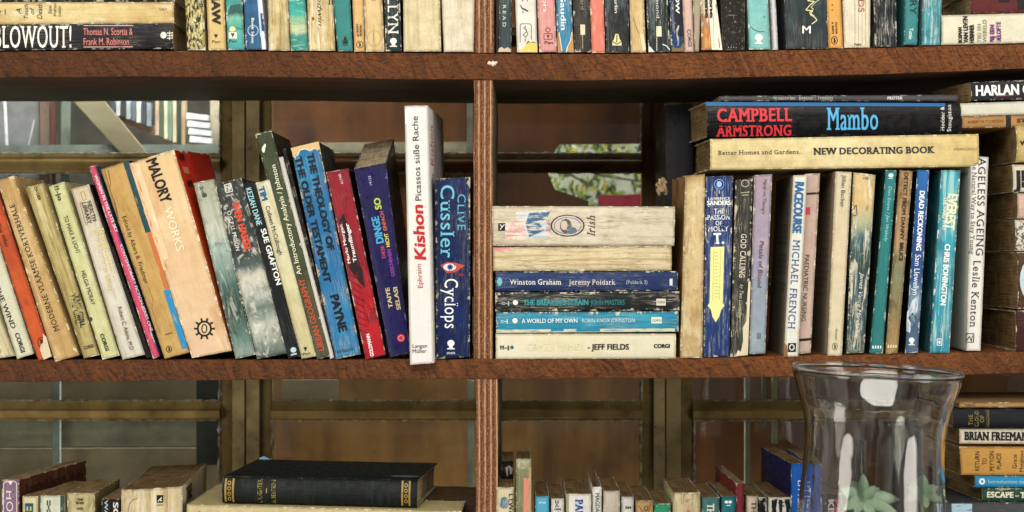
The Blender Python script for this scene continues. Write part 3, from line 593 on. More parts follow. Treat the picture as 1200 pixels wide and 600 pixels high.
book('paperback_book', 'wide bright blue book with black block capitals and peeled tan head', [(341, 173.5), (373.5, 166), (423, 415), (393, 421)], [(0, '#2c78a0'), (.5, '#2a74a2'), (1, '#2f7eaa')], GM, mot=[('#4f9cc4', 10, 2, .52, .62, .5)], crease=.45, stain=.15, wear='#c9b48c', b=1.8, D=150, edge=1.8, rc='#1b2b30',
     ink=[PG([(340.6, 173.8), (373.4, 165.8), (375, 174), (372, 176.5), (368, 174), (364, 177), (358, 174.5), (352, 176), (349, 182), (346, 181), (347.5, 188), (344.5, 184)], '#c9a97c', e=.35), LN([(345, 184), (349, 182), (352, 176), (358, 174.5), (364, 177), (368, 174), (375, 174)], .8, '#e6dabc', e=.4),
          T('THE THEOLOGY OF', 363.5, 180, 388.5, 293, 7.6, '#101c28', bold=.05, w=.1, e=.7), T('THE OLDER TESTAMENT', 349.5, 184, 384.5, 331, 7.6, '#101c28', bold=.05, w=.1, e=.7), T('PAYNE', 391.5, 345, 402.5, 388, 9.6, '#101c28', bold=.05, w=.1), T('OLD RELIGION', 393.5, 412.6, 415.5, 408.6, 2.6, '#14202c')])
book('paperback_book', 'crimson paperback with black feather picture and white upward lettering', [(382, 202), (408, 197.5), (452, 415.5), (428.5, 421.5)], [(0, '#8f2238'), (.5, '#9c2036'), (.8, '#b51f2e'), (1, '#b3182c')], GM, mot=('#6b1426', 10, 3, .54, .6, .7), crease=.15, stain=.12, b=1.4, rough=.35, wear='#d8b0a8', rc='#3a0e16',
     ink=[PG([(398, 258), (403, 250), (407, 262), (417, 292), (425, 318), (428, 337), (424, 334), (417, 325), (408, 312), (412, 304), (404, 286)], '#2c1016'), PG([(408, 268), (411, 264), (420, 290), (426, 312), (420, 305)], '#7c1a2a')] +
         [LN([(411+i*1.2, 322+i*8), (424+i*.9, 330+i*7.6)], .9, '#4a0c1a') for i in range(9)] +
         [T('Marlo Morgan', 409.5, 309, 399.5, 263, 3.4, '#f0e4e2', bold=.02), T('Traumfänger', 416.5, 307, 406.5, 262, 4, '#f0e4e2', bold=.03), T('GOLDMANN', 436.5, 417.5, 431, 391, 4, '#f4eeec', bold=.03), T('41740', 401.5, 216, 398, 204, 3, '#e0c4c0')])
book('paperback_book', 'indigo paperback with rainbow coloured upward lettering and exposed page tops', [(415, 198), (452, 191), (481, 413), (457, 418.5)], '#2d2763', GM, mot=('#241f55', 2, 2, .45, .6, .6), crease=.06, stain=.1, rough=.32, b=1.8, D=165, bd=(-.02, .25), rc='#121018', pg=3, wear='#6a64a0',
     ink=[T('DIESE', 450.3, 302.7, 448, 288, 3.8, '#b04a6c', bold=.03, w=.03), T('DINGE', 446, 285.5, 439.6, 254, 8.4, '#4a9cc4', bold=.045, w=.03), T('SO', 444, 245.5, 441.6, 232, 7.2, '#a4b850', bold=.04, w=.03), T('GESCHEHEN', 461, 324, 455.8, 292, 4, '#8a4aa0', bold=.03, w=.03), T('NICHT', 455.4, 289.5, 452.4, 273.5, 4.2, '#cfc060', bold=.03, w=.03), T('EINFACH', 452, 270.5, 447.2, 247.5, 4, '#c06a4a', bold=.03, w=.03),
     T('TAIYE', 458.3, 361, 454, 337, 4.6, '#c4b07c', bold=.03, w=.03), T('SELASI', 467.6, 363, 463, 336, 4.6, '#c4b07c', bold=.03, w=.03), T('19133', 435.2, 218, 433, 206, 3, '#b8b4dc'), E(470, 396, 4.8, 4.8, '#b83244'), E(470, 396, 3.2, 3.2, '#e8a0a0', .7)])
book('hardcover_book', 'tall white book standing forward of the shelf edge with red and black upward title', [(474, 124), (501.5, 123.5), (508.5, 425.5), (480.5, 427.5)], '#e2e0da', GM, mot=('#cfcdc6', 2, 2, .5, .62, .5), crease=.06, stain=.12, D=190, y0=-14, b=1.2, bd=(.05, 0), rough=.4, wear='#cabf9a', rc='#efecea',
     ink=[N(.02, .01, .30, .07, '#b5a67c', w=.85), T('Ephraim', 492.8, 338, 490.5, 309, 5.6, '#b03438', w=.02), T('Kishon', 493, 306, 489, 240, 12.6, '#b8282e', bold=.03, w=.02, ital=.12), T('Picassos süße Rache', 490.5, 236, 486, 136, 7, '#2c2a2c', w=.02), T('Langen', 483, 405.5, 501, 405, 4.4, '#3a3836', w=.02), T('Müller', 483, 411.5, 500, 411, 4.4, '#3a3836', w=.02)],
     rink=[T('Kishon', 28, 70, 28, 20, 30, '#b84a52', w=.05), T('Picassos', 30, 120, 30, 78, 20, '#6a6468', w=.05)])
book('paperback_book', 'navy paperback with pale blue and white downward title beside the divider', [(510, 209.5), (551, 207.5), (550.5, 418), (511.5, 420.5)], '#17305e', GM, mot=('#1e3b70', 3, 2, .5, .62, .6), crease=.25, stain=.1, wear='#c9bf9f', b=1.6, edge=1.4, rough=.35,
     ink=[T('CLIVE', 541, 227, 541, 271, 9.5, '#5f9fb8', serif=True, bold=.005, w=.05), T('Cussler', 524.5, 216, 524.5, 303, 16, '#6fb4c8', serif=True, bold=.01, w=.05), T('Cyclops', 529, 326, 529, 386, 15.5, '#eef0ea', serif=True, w=.03),
     PG([(516, 311), (524, 307), (534, 308), (545, 311), (534, 319), (524, 320)], '#b8564a'), E(527, 313, 7.5, 4.2, '#e8dcd4'), E(527.5, 313, 3.4, 3.4, '#3a6a9c'), E(527.5, 313, 1.5, 1.5, '#0c0f1c'), E(541, 322, 3.4, 1.6, '#8a2a2a')] + globe(528.5, 404.5, 1.6, '#e8ebe4') + [T('SPHERE', 523.5, 413.8, 533.5, 413.6, 2.4, '#e8ebe4')])

# ---------------- middle shelf, the stack of six
dots = lambda x, y, col: [T('::-|', x, y, x+9, y, 3.8, col, bold=.04)]
book('paperback_book', 'thick cream paperback with an oval portrait topmost of the stack of six', [(576.5, 241.5), (791, 242), (790, 288), (577.5, 288)], [(0, '#cfc3a6'), (.4, '#d9cfb6'), (1, '#c9bfa6')], GS, lie=True, mot=('#b3a584', 20, 1, .54, .6, .5), crease=.9, stain=.4, wear='#efe8d0', b=2.2, warp=1.5, D=124, bd=(0, .03), lc='#4a3826',
     ink=[PG([(583.8, 261.5), (592.8, 261.5), (592.8, 270.5), (583.8, 270.5)], '#1b2a3a', w=.05), LN([(586, 269), (591, 263), (588.5, 266), (586, 263)], .9, '#e8e4d8'), PG([(604, 249), (640, 246), (645, 278), (606, 281)], '#a3b1c0', w=.5), PG([(592, 262), (612, 256), (618, 281), (592, 281)], '#cc9a96', w=.5),
     PG([(620, 250), (645, 247), (641, 256), (632, 262), (638, 270), (620, 278), (616, 262)], '#466c88', w=.4), T('RENE', 642.5, 276, 642.5, 257, 5, '#a86a6c', w=.45), LN([(594, 272), (613, 272)], .6, '#b06a6a'), LN([(594, 276), (613, 276)], .6, '#b06a6a'), LN([(598, 268), (598, 281)], .6, '#b06a6a'), LN([(605, 268), (605, 281)], .6, '#b06a6a'),
     E(665, 264.5, 20, 13, '#39424f', e=.40), E(665, 264.5, 18.2, 11.6, '#bfb0a0', e=.46), E(665, 264.5, 16.4, 10.2, '#77808c', 1.2, e=.49), E(663, 265, 7, 8.5, '#5a5f68', w=.3, e=.52), E(661, 264, 4, 5.4, '#c4ac94', e=.57), E(670, 270, 6, 4, '#6a7280', e=.5), T('Irish', 692.5, 277, 692.5, 252.5, 9, '#5d3434', ital=.3, serif=True)])
book('paperback_book', 'cracked cream paperback with a reddish left corner second from the top of the stack', [(578, 289.5), (787, 288.5), (787, 317), (578, 317.5)], '#d3c29c', GS, lie=True, mot=[('#a58a5c', 26, .8, .52, .57, .9)], crease=1, stain=.35, wear='#efe6c8', b=1.8, ink=[PG([(578.5, 291), (605, 290), (598, 293.5), (580, 296)], '#c7807c', w=.4), LN([(579, 290.5), (786, 289.6)], .8, '#9a5a54', w=.4), T('I I', 780, 304, 783, 304, 9, '#9a8a6a')])
book('paperback_book', 'navy paperback with white serif lettering third in the stack of six', [(581, 318.5), (794, 318), (794, 340.5), (581, 341.5)], '#28406c', GS, lie=True, mot=('#3a5482', 8, 1.2, .5, .62, .5), crease=.25, stain=.12, wear='#d9dccc', b=1.2,
     ink=[T('Winston Graham', 597.5, 330.3, 658, 330.3, 6.2, '#e8e6da', serif=True, w=.04), T('Jeremy Poldark', 667, 330.5, 721, 330.5, 6.2, '#dcc8c0', serif=True, w=.04), T('(Poldark 3)', 733.5, 330.5, 759, 330.5, 4.2, '#a9b4cc', serif=True), E(585.5, 330, 3, 5, '#5fb0bc'), T('::', 586, 333, 586, 326, 3, '#d8b0a0'), PG([(784.5, 326.5), (788, 326.5), (788, 334.5), (784.5, 334.5)], '#c4c8c8')])
book('paperback_book', 'scuffed black paperback with teal lettering fourth in the stack of six', [(580.5, 343), (796, 341.5), (796, 363.5), (580.5, 365)], '#20292b', GS, lie=True, mot=('#3c4a4a', 14, 1.2, .52, .6, .7), crease=.7, stain=.1, wear='#cfc9b4', edge=2.2, b=1.4, warp=.9,
     ink=[T('THE BREAKING STRAIN', 613.5, 354.5, 689.5, 354.2, 6.2, '#3f8f94', bold=.045, w=.2), T('JOHN MASTERS', 692.5, 354.3, 732, 354.2, 5.8, '#36787e', bold=.03, w=.2), E(604, 354.5, 3, 3, '#dfe3d8')] + dots(588, 355, '#a9b4b0') + [PG([(769, 350), (780, 350), (780, 358), (769, 358)], '#c9c3ac'), T('CORGI', 770, 354, 779, 354, 2.6, '#23292a')])
book('paperback_book', 'bright teal blue paperback with white lettering and torn lower edge fifth in the stack', [(581.5, 366), (795, 365), (795, 388.5), (581.5, 390)], '#2a8aa6', GS, lie=True, mot=('#4fa6b8', 10, 1.5, .52, .6, .6), crease=.4, stain=.1, wear='#ded6b8', edge=1.6, b=1.4, warp=.8,
     ink=[N(0, .84, .98, 1.0, '#d3cba8', w=.35), N(.30, .84, .37, .94, '#2a8aa6', e=.45), N(.44, .84, .57, .97, '#2a8aa6', e=.45), T('A WORLD OF MY OWN', 611.5, 376, 677, 375.6, 5, '#dfeae4', bold=.02, w=.15), T('ROBIN KNOX JOHNSTON', 681.5, 375.5, 744, 375.2, 4.4, '#b9d8d8', w=.15), E(603.5, 375.7, 3, 3, '#e4ece2')] + dots(586.5, 376, '#b9dcd8') + [PG([(763, 371.5), (775.5, 371.5), (775.5, 379), (763, 379)], '#cfd4bc'), T('CORGI', 764, 375.3, 775, 375.3, 2.4, '#3a6a74')])
book('paperback_book', 'clean cream paperback with black capitals at the bottom of the stack of six', [(581, 391), (792, 391), (792, 420), (581, 420.5)], '#dcd5b4', GS, lie=True, mot=('#d3c592', 1.5, 1.2, .5, .62, .6), crease=.08, stain=.15, b=.9, wear='#efe9d0',
     ink=[T('- JEFF FIELDS', 688.5, 406.5, 737, 406.3, 6.4, '#26241e', bold=.03, w=.03), T('CORGI', 766, 405.5, 785, 405.3, 4.4, '#161511', bold=.045, w=.03), T('!!-|', 585.5, 407, 597, 407, 4, '#38382e', bold=.04), E(600, 407, 2, 2.2, '#3c6a74'), T('CRAZY WIND', 617, 406.5, 682, 406.5, 8.5, '#d3c692', bold=.02, w=.5)])

# ---------------- middle shelf, right bay
book('hardcover_book', 'thick tan coverless book with mottled spine left of the blue molly paperback', [(803, 206), (826, 204), (823, 419), (797, 419.5)], [(0, '#b0925f'), (.05, '#cdb488'), (.5, '#cbb288'), (1, '#bfa274')], GR, mot=[('#e0cda6', 5, 3, .5, .62, .8), ('#8f7048', 9, 2, .56, .64, .7)], crease=.2, stain=.5, b=3, D=125, lc='#94744c', wear='#e6d5ae', warp=2.2, bd=(-.06, 0), pg=1)
book('paperback_book', 'blue paperback with stacked white title above a yellow column', [(827, 207), (859, 206), (854.5, 417.5), (824.5, 418)], '#20457a', GR, mot=('#315a8c', 6, 1.5, .52, .62, .6), crease=.8, stain=.05, wear='#dcd6c0', cs=.9, b=1.8, edge=1.5,
     ink=[E(842.5, 216, 6, 6, '#7d9cc8', .8), E(842.5, 216, 3, 3.6, '#9ab4d8'), T('I', 841.5, 225, 843.5, 225, 4, '#c4d0e0'), T('LAWRENCE', 829.5, 233, 855.5, 232.6, 3.2, '#dfe4e4', bold=.02), T('SANDERS', 828.5, 238, 856, 237.6, 5, '#e8eae4', bold=.04), LN([(829.5, 242), (855.5, 241.6)], .6, '#c4d0e0'), T('THE', 836.5, 247.5, 848.5, 247.3, 5.6, '#e8eae4', serif=True, bold=.02), T('PASSION', 828.5, 254.8, 855.5, 254.5, 5.6, '#e8eae4', serif=True, bold=.02), T('OF', 838, 261.6, 846.5, 261.6, 5, '#e8eae4', serif=True, bold=.02), T('MOLLY', 829.5, 268.3, 853.5, 268, 5.8, '#e8eae4', serif=True, bold=.02), T('T.', 836, 279.5, 849, 279.3, 12, '#f0f0e8', serif=True, bold=.04),
     PG([(832.5, 289.5), (848.5, 289), (846.7, 355), (848.8, 358), (845, 363), (842.5, 371), (838.5, 377.5), (834.6, 371), (832.8, 363), (829, 358), (831.3, 355)], '#dcd98c', w=.05), LN([(836, 293), (835, 352)], .5, '#a8a862'), LN([(844, 293), (843, 352)], .5, '#a8a862')] + tlines(837, 843, [296+4*i for i in range(14)], '#b0b06a'))
book('paperback_book', 'worn charcoal paperback with cream downward capitals and white torn foot', [(862, 211), (882, 209), (876, 417), (856, 418)], '#3d3d38', GR, mot=('#595a50', 10, 1.5, .5, .6, .7), crease=.7, stain=.1, wear='#cfc7ae', edge=2, b=1.4,
     ink=[T('GOD CALLING', 871.5, 274, 869, 326, 6.4, '#d8d2ba', serif=True, w=.1), T('by Two Listeners', 869.3, 333, 866.5, 372, 4, '#c4bea4', ital=.3, serif=True), PG([(877, 330), (879.6, 330), (876.3, 416), (862, 417), (864.5, 410), (868, 412), (870.5, 400), (870.2, 384), (874.5, 376), (875.3, 352)], '#cfc2a0', w=.05), E(873, 215, 5, 4.4, '#a9a490', .9), LN([(868, 226), (878, 225)], 1, '#a9a490'), LN([(869, 229), (877, 228.3)], 1, '#a9a490')])
book('paperback_book', 'lilac to grey blue book with dark red downward script', [(884, 205.5), (905, 204), (896.5, 414), (878, 415)], [(0, '#a595a0'), (.4, '#9d95a8'), (.6, '#8e98a8'), (1, '#93a4ac')], GR, mot=('#b8a9ac', 3, 3, .52, .64, .6), crease=.12, stain=.3, b=2.4, rough=.6, D=135,
     ink=[T("Ngugi wa Thiong'o", 897, 210, 894.5, 251, 3.6, '#7a5560', ital=.1), T('Petals of Blood', 892.5, 282, 889.5, 337, 5, '#5f2740', ital=.1, w=.05), PG([(886.5, 390), (891.5, 390), (891.2, 397), (886.3, 397)], '#6d7684')])
book('paperback_book', 'white paperback with outlined blue downward capitals and printed grey back cover', [(929.5, 205.5), (946, 205), (935.5, 417.5), (918.5, 418)], '#dcdccf', GR, crease=.08, stain=.2, b=.9, D=150, wear='#c9a878', lc='#8b8878', bd=(.04, 0),
     ink=[T('RACECOURSE', 937, 213, 933.5, 273, 9.6, '#2f6e9a', bold=.06, w=.05), T('MICHAEL FRENCH', 933.3, 281, 927, 386, 8, '#2b618e', serif=True, w=.04), PG([(923.2, 402), (932.8, 401.8), (932.3, 412.5), (922.8, 412.6)], '#14140f'), E(927.8, 407, 3.2, 3.8, '#dcdccf', 1.1), PG([(918.6, 401), (922.4, 405), (923, 418), (918.4, 418)], '#8a6a44')],
     link_=[T('the finest racing', -110, 22+7*i, -20, 22+7*i, 4.5, '#2c2c26') for i in range(17) if i not in (4, 9, 14)])
book('paperback_book', 'pinkish grey nursing paperback with black downward capitals and red box', [(943, 204), (961, 203), (950, 413.5), (935, 415)], '#b9a296', GR, mot=('#a98f84', 3, 2, .5, .62, .6), crease=.06, stain=.3, y0=6, b=.8, D=140,
     ink=[N(.0, .105, 1, .117, '#201a18'), N(.0, .915, 1, .93, '#201a18'), PG([(944, 243), (949.3, 242.8), (949, 251.8), (943.6, 252)], '#b8405a'), T('PAEDIATRIC NURSING', 945.8, 298, 941.5, 377, 5, '#2c2422', w=.1)])
book('paperback_book', 'cream paperback with grey printed back cover and dark downward name', [(979, 201), (998, 201.5), (986.5, 416.5), (969.5, 417)], '#d0c2a2', GR, mot=('#c2b08a', 6, 1.5, .5, .62, .5), crease=.12, stain=.25, b=1, D=145, lc='#8d8473',
     ink=[T('Jillian Becker', 989, 205.5, 986.8, 243, 4.8, '#3a3226')] + oval(978, 406, 3.2, 4.4, '#3a3226', t=.6) + [T('PENGUIN', 980, 385, 979.3, 398, 2, '#3a3226')],
     link_=[T('history of the group and', -100, 26+9*i, -16, 26+9*i, 3.6, '#5a5244') for i in range(14)] + [T('O', -22, 12, -12, 12, 11, '#c05a28', bold=.05)])
book('paperback_book', 'battered paperback peeling from orange cream to murky teal', [(1000, 202), (1026, 205), (1012.5, 413), (992, 414)], [(0, '#cfb585'), (.15, '#d6b27c'), (.27, '#a9ac90'), (.36, '#58757a'), (.5, '#3c5a5e'), (.8, '#4a6468'), (1, '#4c6464')], GR, mot=[('#e6dcc0', 12, 2.5, .55, .61, .8), ('#3c5558', 12, 2, .55, .62, .5)], crease=.9, stain=.2, wear='#e9dfc2', b=2, warp=1.8, edge=2.2, lc='#31413f',
     ink=[T('James Vance Marshall', 1010, 320, 1004.5, 388, 4.6, '#d9dcd0', ital=.3, w=.3), LN([(998, 248), (1003, 240), (1004, 252), (999, 253)], .8, '#1a2a30'), LN([(997, 296), (1012, 297)], 1.8, '#cfc9a4', w=.5), T('a novel', 1011, 208, 1018, 209, 4, '#3a2a1c')])
book('paperback_book', 'teal paperback with small white emblem and pale blue script', [(1038, 199.5), (1050.5, 199.5), (1034.5, 414), (1019, 414.5)], [(0, '#2a8284'), (1, '#2b7a7c')], GR, crease=.12, stain=.1, wear='#b9c8b4', b=.8, lc='#16403c', D=140,
     ink=[T("Dan Evans / Jan Wakely", 1043, 218, 1037.8, 283, 3.6, '#8fcfd4', ital=.15), E(1043.8, 205.5, 3, 2.4, '#c8e4dc'), LN([(1041, 209), (1046, 209)], .8, '#c8e4dc')] + [PG([(1022+i*3, 405), (1023.6+i*3, 405), (1023.6+i*3, 408.4), (1022+i*3, 408.4)], '#cfe2d4') for i in range(4)])
book('paperback_book', 'faded tan paperback with cramped dark title and mossy lower picture', [(1054.5, 199.5), (1069.5, 200.5), (1052, 414), (1037.5, 414.5)], [(0, '#a68a66'), (.4, '#a88c68'), (.55, '#7f8468'), (.75, '#8a7f5c'), (1, '#a08458')], GR, mot=[('#5c5c40', 7, 4, .54, .6, .6)], crease=.35, stain=.3, b=1.1, wear='#dccfae', lc='#5b4a34',
     ink=[T('DETECT FROM DANNY', 1062, 202, 1056.5, 281, 4.4, '#4a2c20', bold=.03), T('BRUCE', 1056.4, 284, 1055, 306, 4.4, '#332018', bold=.04)] + [PG([(1040+i*3, 404), (1041.6+i*3, 404), (1041.4+i*3, 407.6), (1039.8+i*3, 407.6)], '#d9cfae') for i in range(4)])
book('paperback_book', 'royal blue paperback with bold white downward title over a grey ship picture', [(1075, 199), (1089, 199.5), (1075.5, 413), (1060.5, 414)], [(0, '#2a74b0'), (.35, '#235c98'), (.6, '#2f5c8c'), (.72, '#7f97aa'), (.84, '#4f6884'), (1, '#5b6f88')], GR, crease=.08, stain=.08, b=.9, rough=.4, wear='#c4d0d8', lc='#0f1418',
     ink=[T('DEAD RECKONING', 1080.5, 223.5, 1076, 294, 5.6, '#eef2f2', bold=.04, w=.03), T('Sam Llewellyn', 1075.6, 298, 1072.3, 346, 6.4, '#e8eef0', w=.03), PG([(1063, 366), (1069, 352), (1076.5, 345), (1074.5, 366), (1069, 372), (1066, 390), (1062, 388)], '#c2cacc', w=.5), PG([(1064, 372), (1069, 366), (1074, 372), (1070, 384)], '#33485e', w=.4)] + globe(1068, 400.5, 1.3, '#d8dfe2'))
book('paperback_book', 'turquoise streaked paperback with cream boxed title and white name', [(1103, 199.5), (1125.5, 199.5), (1112.5, 413.5), (1089.5, 413.5)], [(0, '#43a3b4'), (.5, '#3c9cb0'), (1, '#2f8ea2')], GR, mot=[('#9ccfd0', 24, 1, .54, .59, .8), ('#2a7d90', 10, 1.4, .54, .6, .7)], crease=.7, stain=.05, wear='#d9e0d0', b=1.5, lc='#146a70', D=150,
     ink=[T('EVEREST', 1116.5, 227, 1112, 269, 11, '#d8dcae', bold=.06, w=.25), T('THE HARD WAY', 1107.5, 231, 1105.5, 270, 4.4, '#d8dcc4', bold=.04), T('CHRIS BONINGTON', 1110, 286, 1104.5, 358, 6.2, '#e6eee6', bold=.04, w=.1), LN([(1098, 397), (1103.5, 397), (1103, 404.5), (1097.7, 404.5), (1098, 397)], .9, '#d6e4dc'), E(1100.5, 401, 1.4, 2, '#d6e4dc')])
book('hardcover_book', 'tall white book with grey and black serif downward lettering at the right of its row', [(1138, 183), (1158.5, 184), (1149, 411), (1132.5, 411)], '#dcdbd2', GR, mot=('#c6c4ba', 3, 2, .52, .62, .5), crease=.06, stain=.12, b=.8, D=150, lc='#b6b3a6', wear='#c4bfae',
     ink=[T('AGELESS AGEING', 1150.8, 185, 1147.5, 301, 8.4, '#34322e', serif=True, w=.03), T('The Natural Way to Stay Young', 1142.4, 186, 1138.6, 298, 5, '#5d5a54', serif=True, w=.03), T('Leslie Kenton', 1144.8, 305, 1140.2, 384, 8.4, '#34322e', serif=True, w=.03), LN([(1132.2, 391), (1141, 391), (1140.6, 401), (1131.8, 401), (1132.2, 391)], 1, '#2c2a26'), LN([(1133, 399), (1136, 394), (1138, 400), (1139.5, 393)], 1, '#2c2a26')])
book('hardcover_book', 'large cream hardback with grey slab capitals lying across the upright books', [(832, 163), (1146.5, 157), (1146.5, 195), (832, 199)], [(0, '#dcc590'), (.5, '#e4d09c'), (1, '#d0b67c')], GR, lie=True, hard=True, pin=2, mot=[('#b89c64', 3, 2, .52, .64, .5), ('#a38450', 30, 20, .64, .7, .6)], crease=.12, stain=.45, wear='#e0d0a0', b=2.4, D=150, bd=(-.06, -.0), pg=1, lc='#8a7448',
     ink=[T('Better Homes and Gardens.', 841, 179.3, 938, 177.8, 5, '#4a4236', serif=True, w=.05), T('NEW DECORATING BOOK', 953, 177.6, 1094, 175.6, 7.6, '#3d4442', serif=True, bold=.035, w=.05), T('MEREDITH', 1117, 175.2, 1144, 174.8, 3, '#8f8058', w=.1)])
book('hardcover_book', 'thick black hardback lettered red and blue lying on the large cream hardback', [(827, 119.5), (1125, 121), (1126, 157), (828, 161)], [(0, '#0c0d10'), (.5, '#101114'), (1, '#0c0c0e')], GR, lie=True, hard=True, pin=3, crease=.04, stain=0, rough=.25, b=3, D=140, bd=(-.11, .0), y0=3, lc='#14181c', wear='#3a3c40', pg=1,
     ink=[N(.0, .0, .94, .11, '#2f6e9c', w=.1), T('CAMPBELL', 839.5, 135.5, 928, 134.5, 15, '#d8404a', serif=True, bold=.03, w=.03), T('ARMSTRONG', 840, 154, 928, 152.8, 12, '#c8363e', serif=True, bold=.03, w=.03), T('Mambo', 968.5, 139.5, 1029.5, 139, 26, '#5aa4d8', serif=True, bold=.02, w=.03), T('Hodder &', 1103.5, 153.5, 1103.5, 125, 4.4, '#dcdcd8', serif=True, bold=.01), T('Stoughton', 1111.5, 154.5, 1111.5, 122.5, 4.6, '#dcdcd8', serif=True, bold=.01)])
book('hardcover_book', 'thin grey book lying on top of the thick black hardback', [(843, 112.5), (1122, 111), (1122, 118.6), (843, 118.4)], '#57565a', GR, lie=True, crease=.1, stain=.1, rough=.35, b=.9, D=135, y0=5, wear='#b0aca4',
     ink=[T('THE SHADOW BIRD', 905, 115.4, 932, 115.3, 3, '#b9b4ae', serif=True), T('BAREND J. TOERIEN', 936, 115.3, 976, 115.2, 3, '#b9b4ae', serif=True), T('PROTEA', 1039.5, 115, 1057, 114.9, 3.4, '#e0dcd8', serif=True, bold=.03)])
book('hardcover_book', 'dark slate hardback standing deep in the shelf behind the lying pair', [(780, 123), (812, 121), (812, 421), (780, 421)], '#15161c', GR, hard=True, y0=95, crease=.02, stain=0, D=130, b=1.5, wear='#2a2828', lc='#2c2826')

# ---------------- right end stack (middle shelf)
book('paperback_book', 'charcoal paperback with bold white capitals topmost at the right end', [(1137, 96.5), (1360, 88), (1360, 112), (1138, 118)], '#2c2e36', GX, lie=True, D=130, crease=.15, stain=.05, wear='#b8b0a0', b=1.2, warp=1.3, bd=(-.08, .02),
     ink=[T('HARLAN COBEN', 1142.5, 106.5, 1242, 103.4, 11.6, '#eeeae0', bold=.04, w=.06), LN([(1168, 112.5), (1205, 111.5)], .8, '#a84a6c')])
book('hardcover_book', 'plain greenish white book second from the top at the right end', [(1125, 121), (1360, 114), (1360, 130), (1125, 136)], '#c9c9b6', GX, lie=True, D=135, crease=.05, stain=.2, b=1, y0=2, bd=(-.06, 0))
book('paperback_book', 'thin tan book with faint brown lettering under the greenish white one', [(1127, 136.5), (1360, 131), (1360, 145.5), (1127, 150)], '#a88254', GX, lie=True, D=135, crease=.1, stain=.4, b=.8, y0=3, bd=(-.06, 0), pg=1,
     ink=[T('ROBERT W. THURSTON', 1134, 143.3, 1175, 141.8, 3.2, '#6e4c2c', w=.3), PG([(1178.5, 134.5), (1184.5, 134.3), (1184.5, 149), (1178.5, 149.2)], '#1f170f'), T('STORY', 1191, 141.5, 1222, 140.8, 4.2, '#33241a', bold=.04)])
book('paperback_book', 'fat yellowish paperback bulging under the thin tan book at the right end', [(1189, 147), (1380, 145), (1380, 187), (1190, 190)], [(0, '#bda670'), (.5, '#d6c38c'), (1, '#b89c60')], GX, lie=True, D=145, crease=.3, stain=.35, b=6, pg=1, bd=(-.02, 0), ink=[T('W. S.', 1193.5, 168, 1212, 168, 5, '#1c1a14', bold=.05)])
book('paperback_book', 'white paperback with heavy black letters in the right end stack', [(1186, 193), (1380, 191), (1380, 223), (1187, 225)], '#cfc6b0', GX, lie=True, D=140, crease=.15, stain=.25, b=1.4, pg=1, warp=1.2, ink=[T('JILL', 1190, 210, 1225, 209, 19, '#161410', bold=.05)])
book('paperback_book', 'pale pink edged paperback in the right end stack', [(1192, 226.5), (1385, 226), (1385, 255), (1192, 256)], '#c9a89c', GX, lie=True, D=140, crease=.2, stain=.3, pg=1)
book('paperback_book', 'white paperback with dense black pattern in the right end stack', [(1189, 257.5), (1380, 257), (1380, 292), (1190, 294)], '#c9c4b2', GX, lie=True, D=150, mot=('#171614', 18, 18, .49, .53, 1), crease=.1, stain=.2, pg=1)
book('hardcover_book', 'thick brown book with a pale blue oval label in the right end stack', [(1192, 295.5), (1385, 295), (1385, 361), (1192, 362)], [(0, '#5a4026'), (1, '#6a4c2c')], GX, lie=True, D=150, crease=.15, stain=.3, b=3, pg=1, ink=[E(1212, 328, 18, 27, '#a9c0c6', w=.15)])
book('hardcover_book', 'dark red hardback at the bottom of the right end stack', [(1190, 364), (1385, 364), (1385, 411), (1190, 412)], '#4c1d18', GX, lie=True, hard=True, D=150, crease=.1, stain=.2, pg=1, lc='#5a1c18')
# ---------------- lower shelf, left bay
book('hardcover_book', 'purple and cream spined book whose brown printed cover angles away at lower left', low(2.5, 22.5, 562), [(0, '#b7a69a'), (.01, '#7c6880'), (1, '#77647c')], GL, D=150, bd=(.25, .02), crease=.2, stain=.25, wear='#d8c8b8', edge=1.6, rc=[(0, '#5a3418'), (.1, '#4c2a12'), (1, '#3c2010')],
     ink=[LN([(4.5, 640), (4.5, 567), (7, 564.5), (17, 563.5), (20, 566), (20, 640)], 1, '#c9b8ac'), T('HOLMES', 12, 574, 12, 640, 8, '#cfc0c4', serif=True), PG([(10, 564), (13, 568.5), (15.5, 563.6)], '#d8ccd0')],
     rink=[T('Standard Lecture Series', 12, 13, 140, 13, 11, '#2a160a'), T('OUT AND', 40, 27, 125, 27, 11, '#b9a58c', ital=.3)])
book('paperback_book', 'pale yellow paperback with teal downward capitals at lower left', low(26.5, 44.5, 581.5), '#cdc59a', GL, D=120, crease=.15, wear='#e4dcb8', ink=[T('ERNEST', 34.5, 589, 34.5, 650, 9, '#145a68', bold=.05)])
book('paperback_book', 'pale mint paperback with tiny black dots marking at lower left', low(47.5, 75.5, 580.5), '#bfc8b4', GL, D=118, crease=.2, wear='#dcdccc', ink=[T('::-:', 58.5, 586, 58.5, 600, 6, '#2c3430', bold=.05), N(.84, 0, 1, 1, '#4a5446')])
book('paperback_book', 'mottled cream paperback with small black print at lower left', low(79, 111, 577.5), '#b9ae88', GL, D=116, mot=('#8c7d58', 6, 4, .5, .6, .7), crease=.5, stain=.4, b=1.8, ink=[T('THE', 91, 585, 98, 585, 2.6, '#3a3426', bold=.03), T('SILVER', 89.5, 589, 99.5, 589, 2.6, '#3a3426', bold=.03), T('AGE', 91, 595.5, 98, 595.5, 2.6, '#3a3426', bold=.03)], rc='#8a7c54')
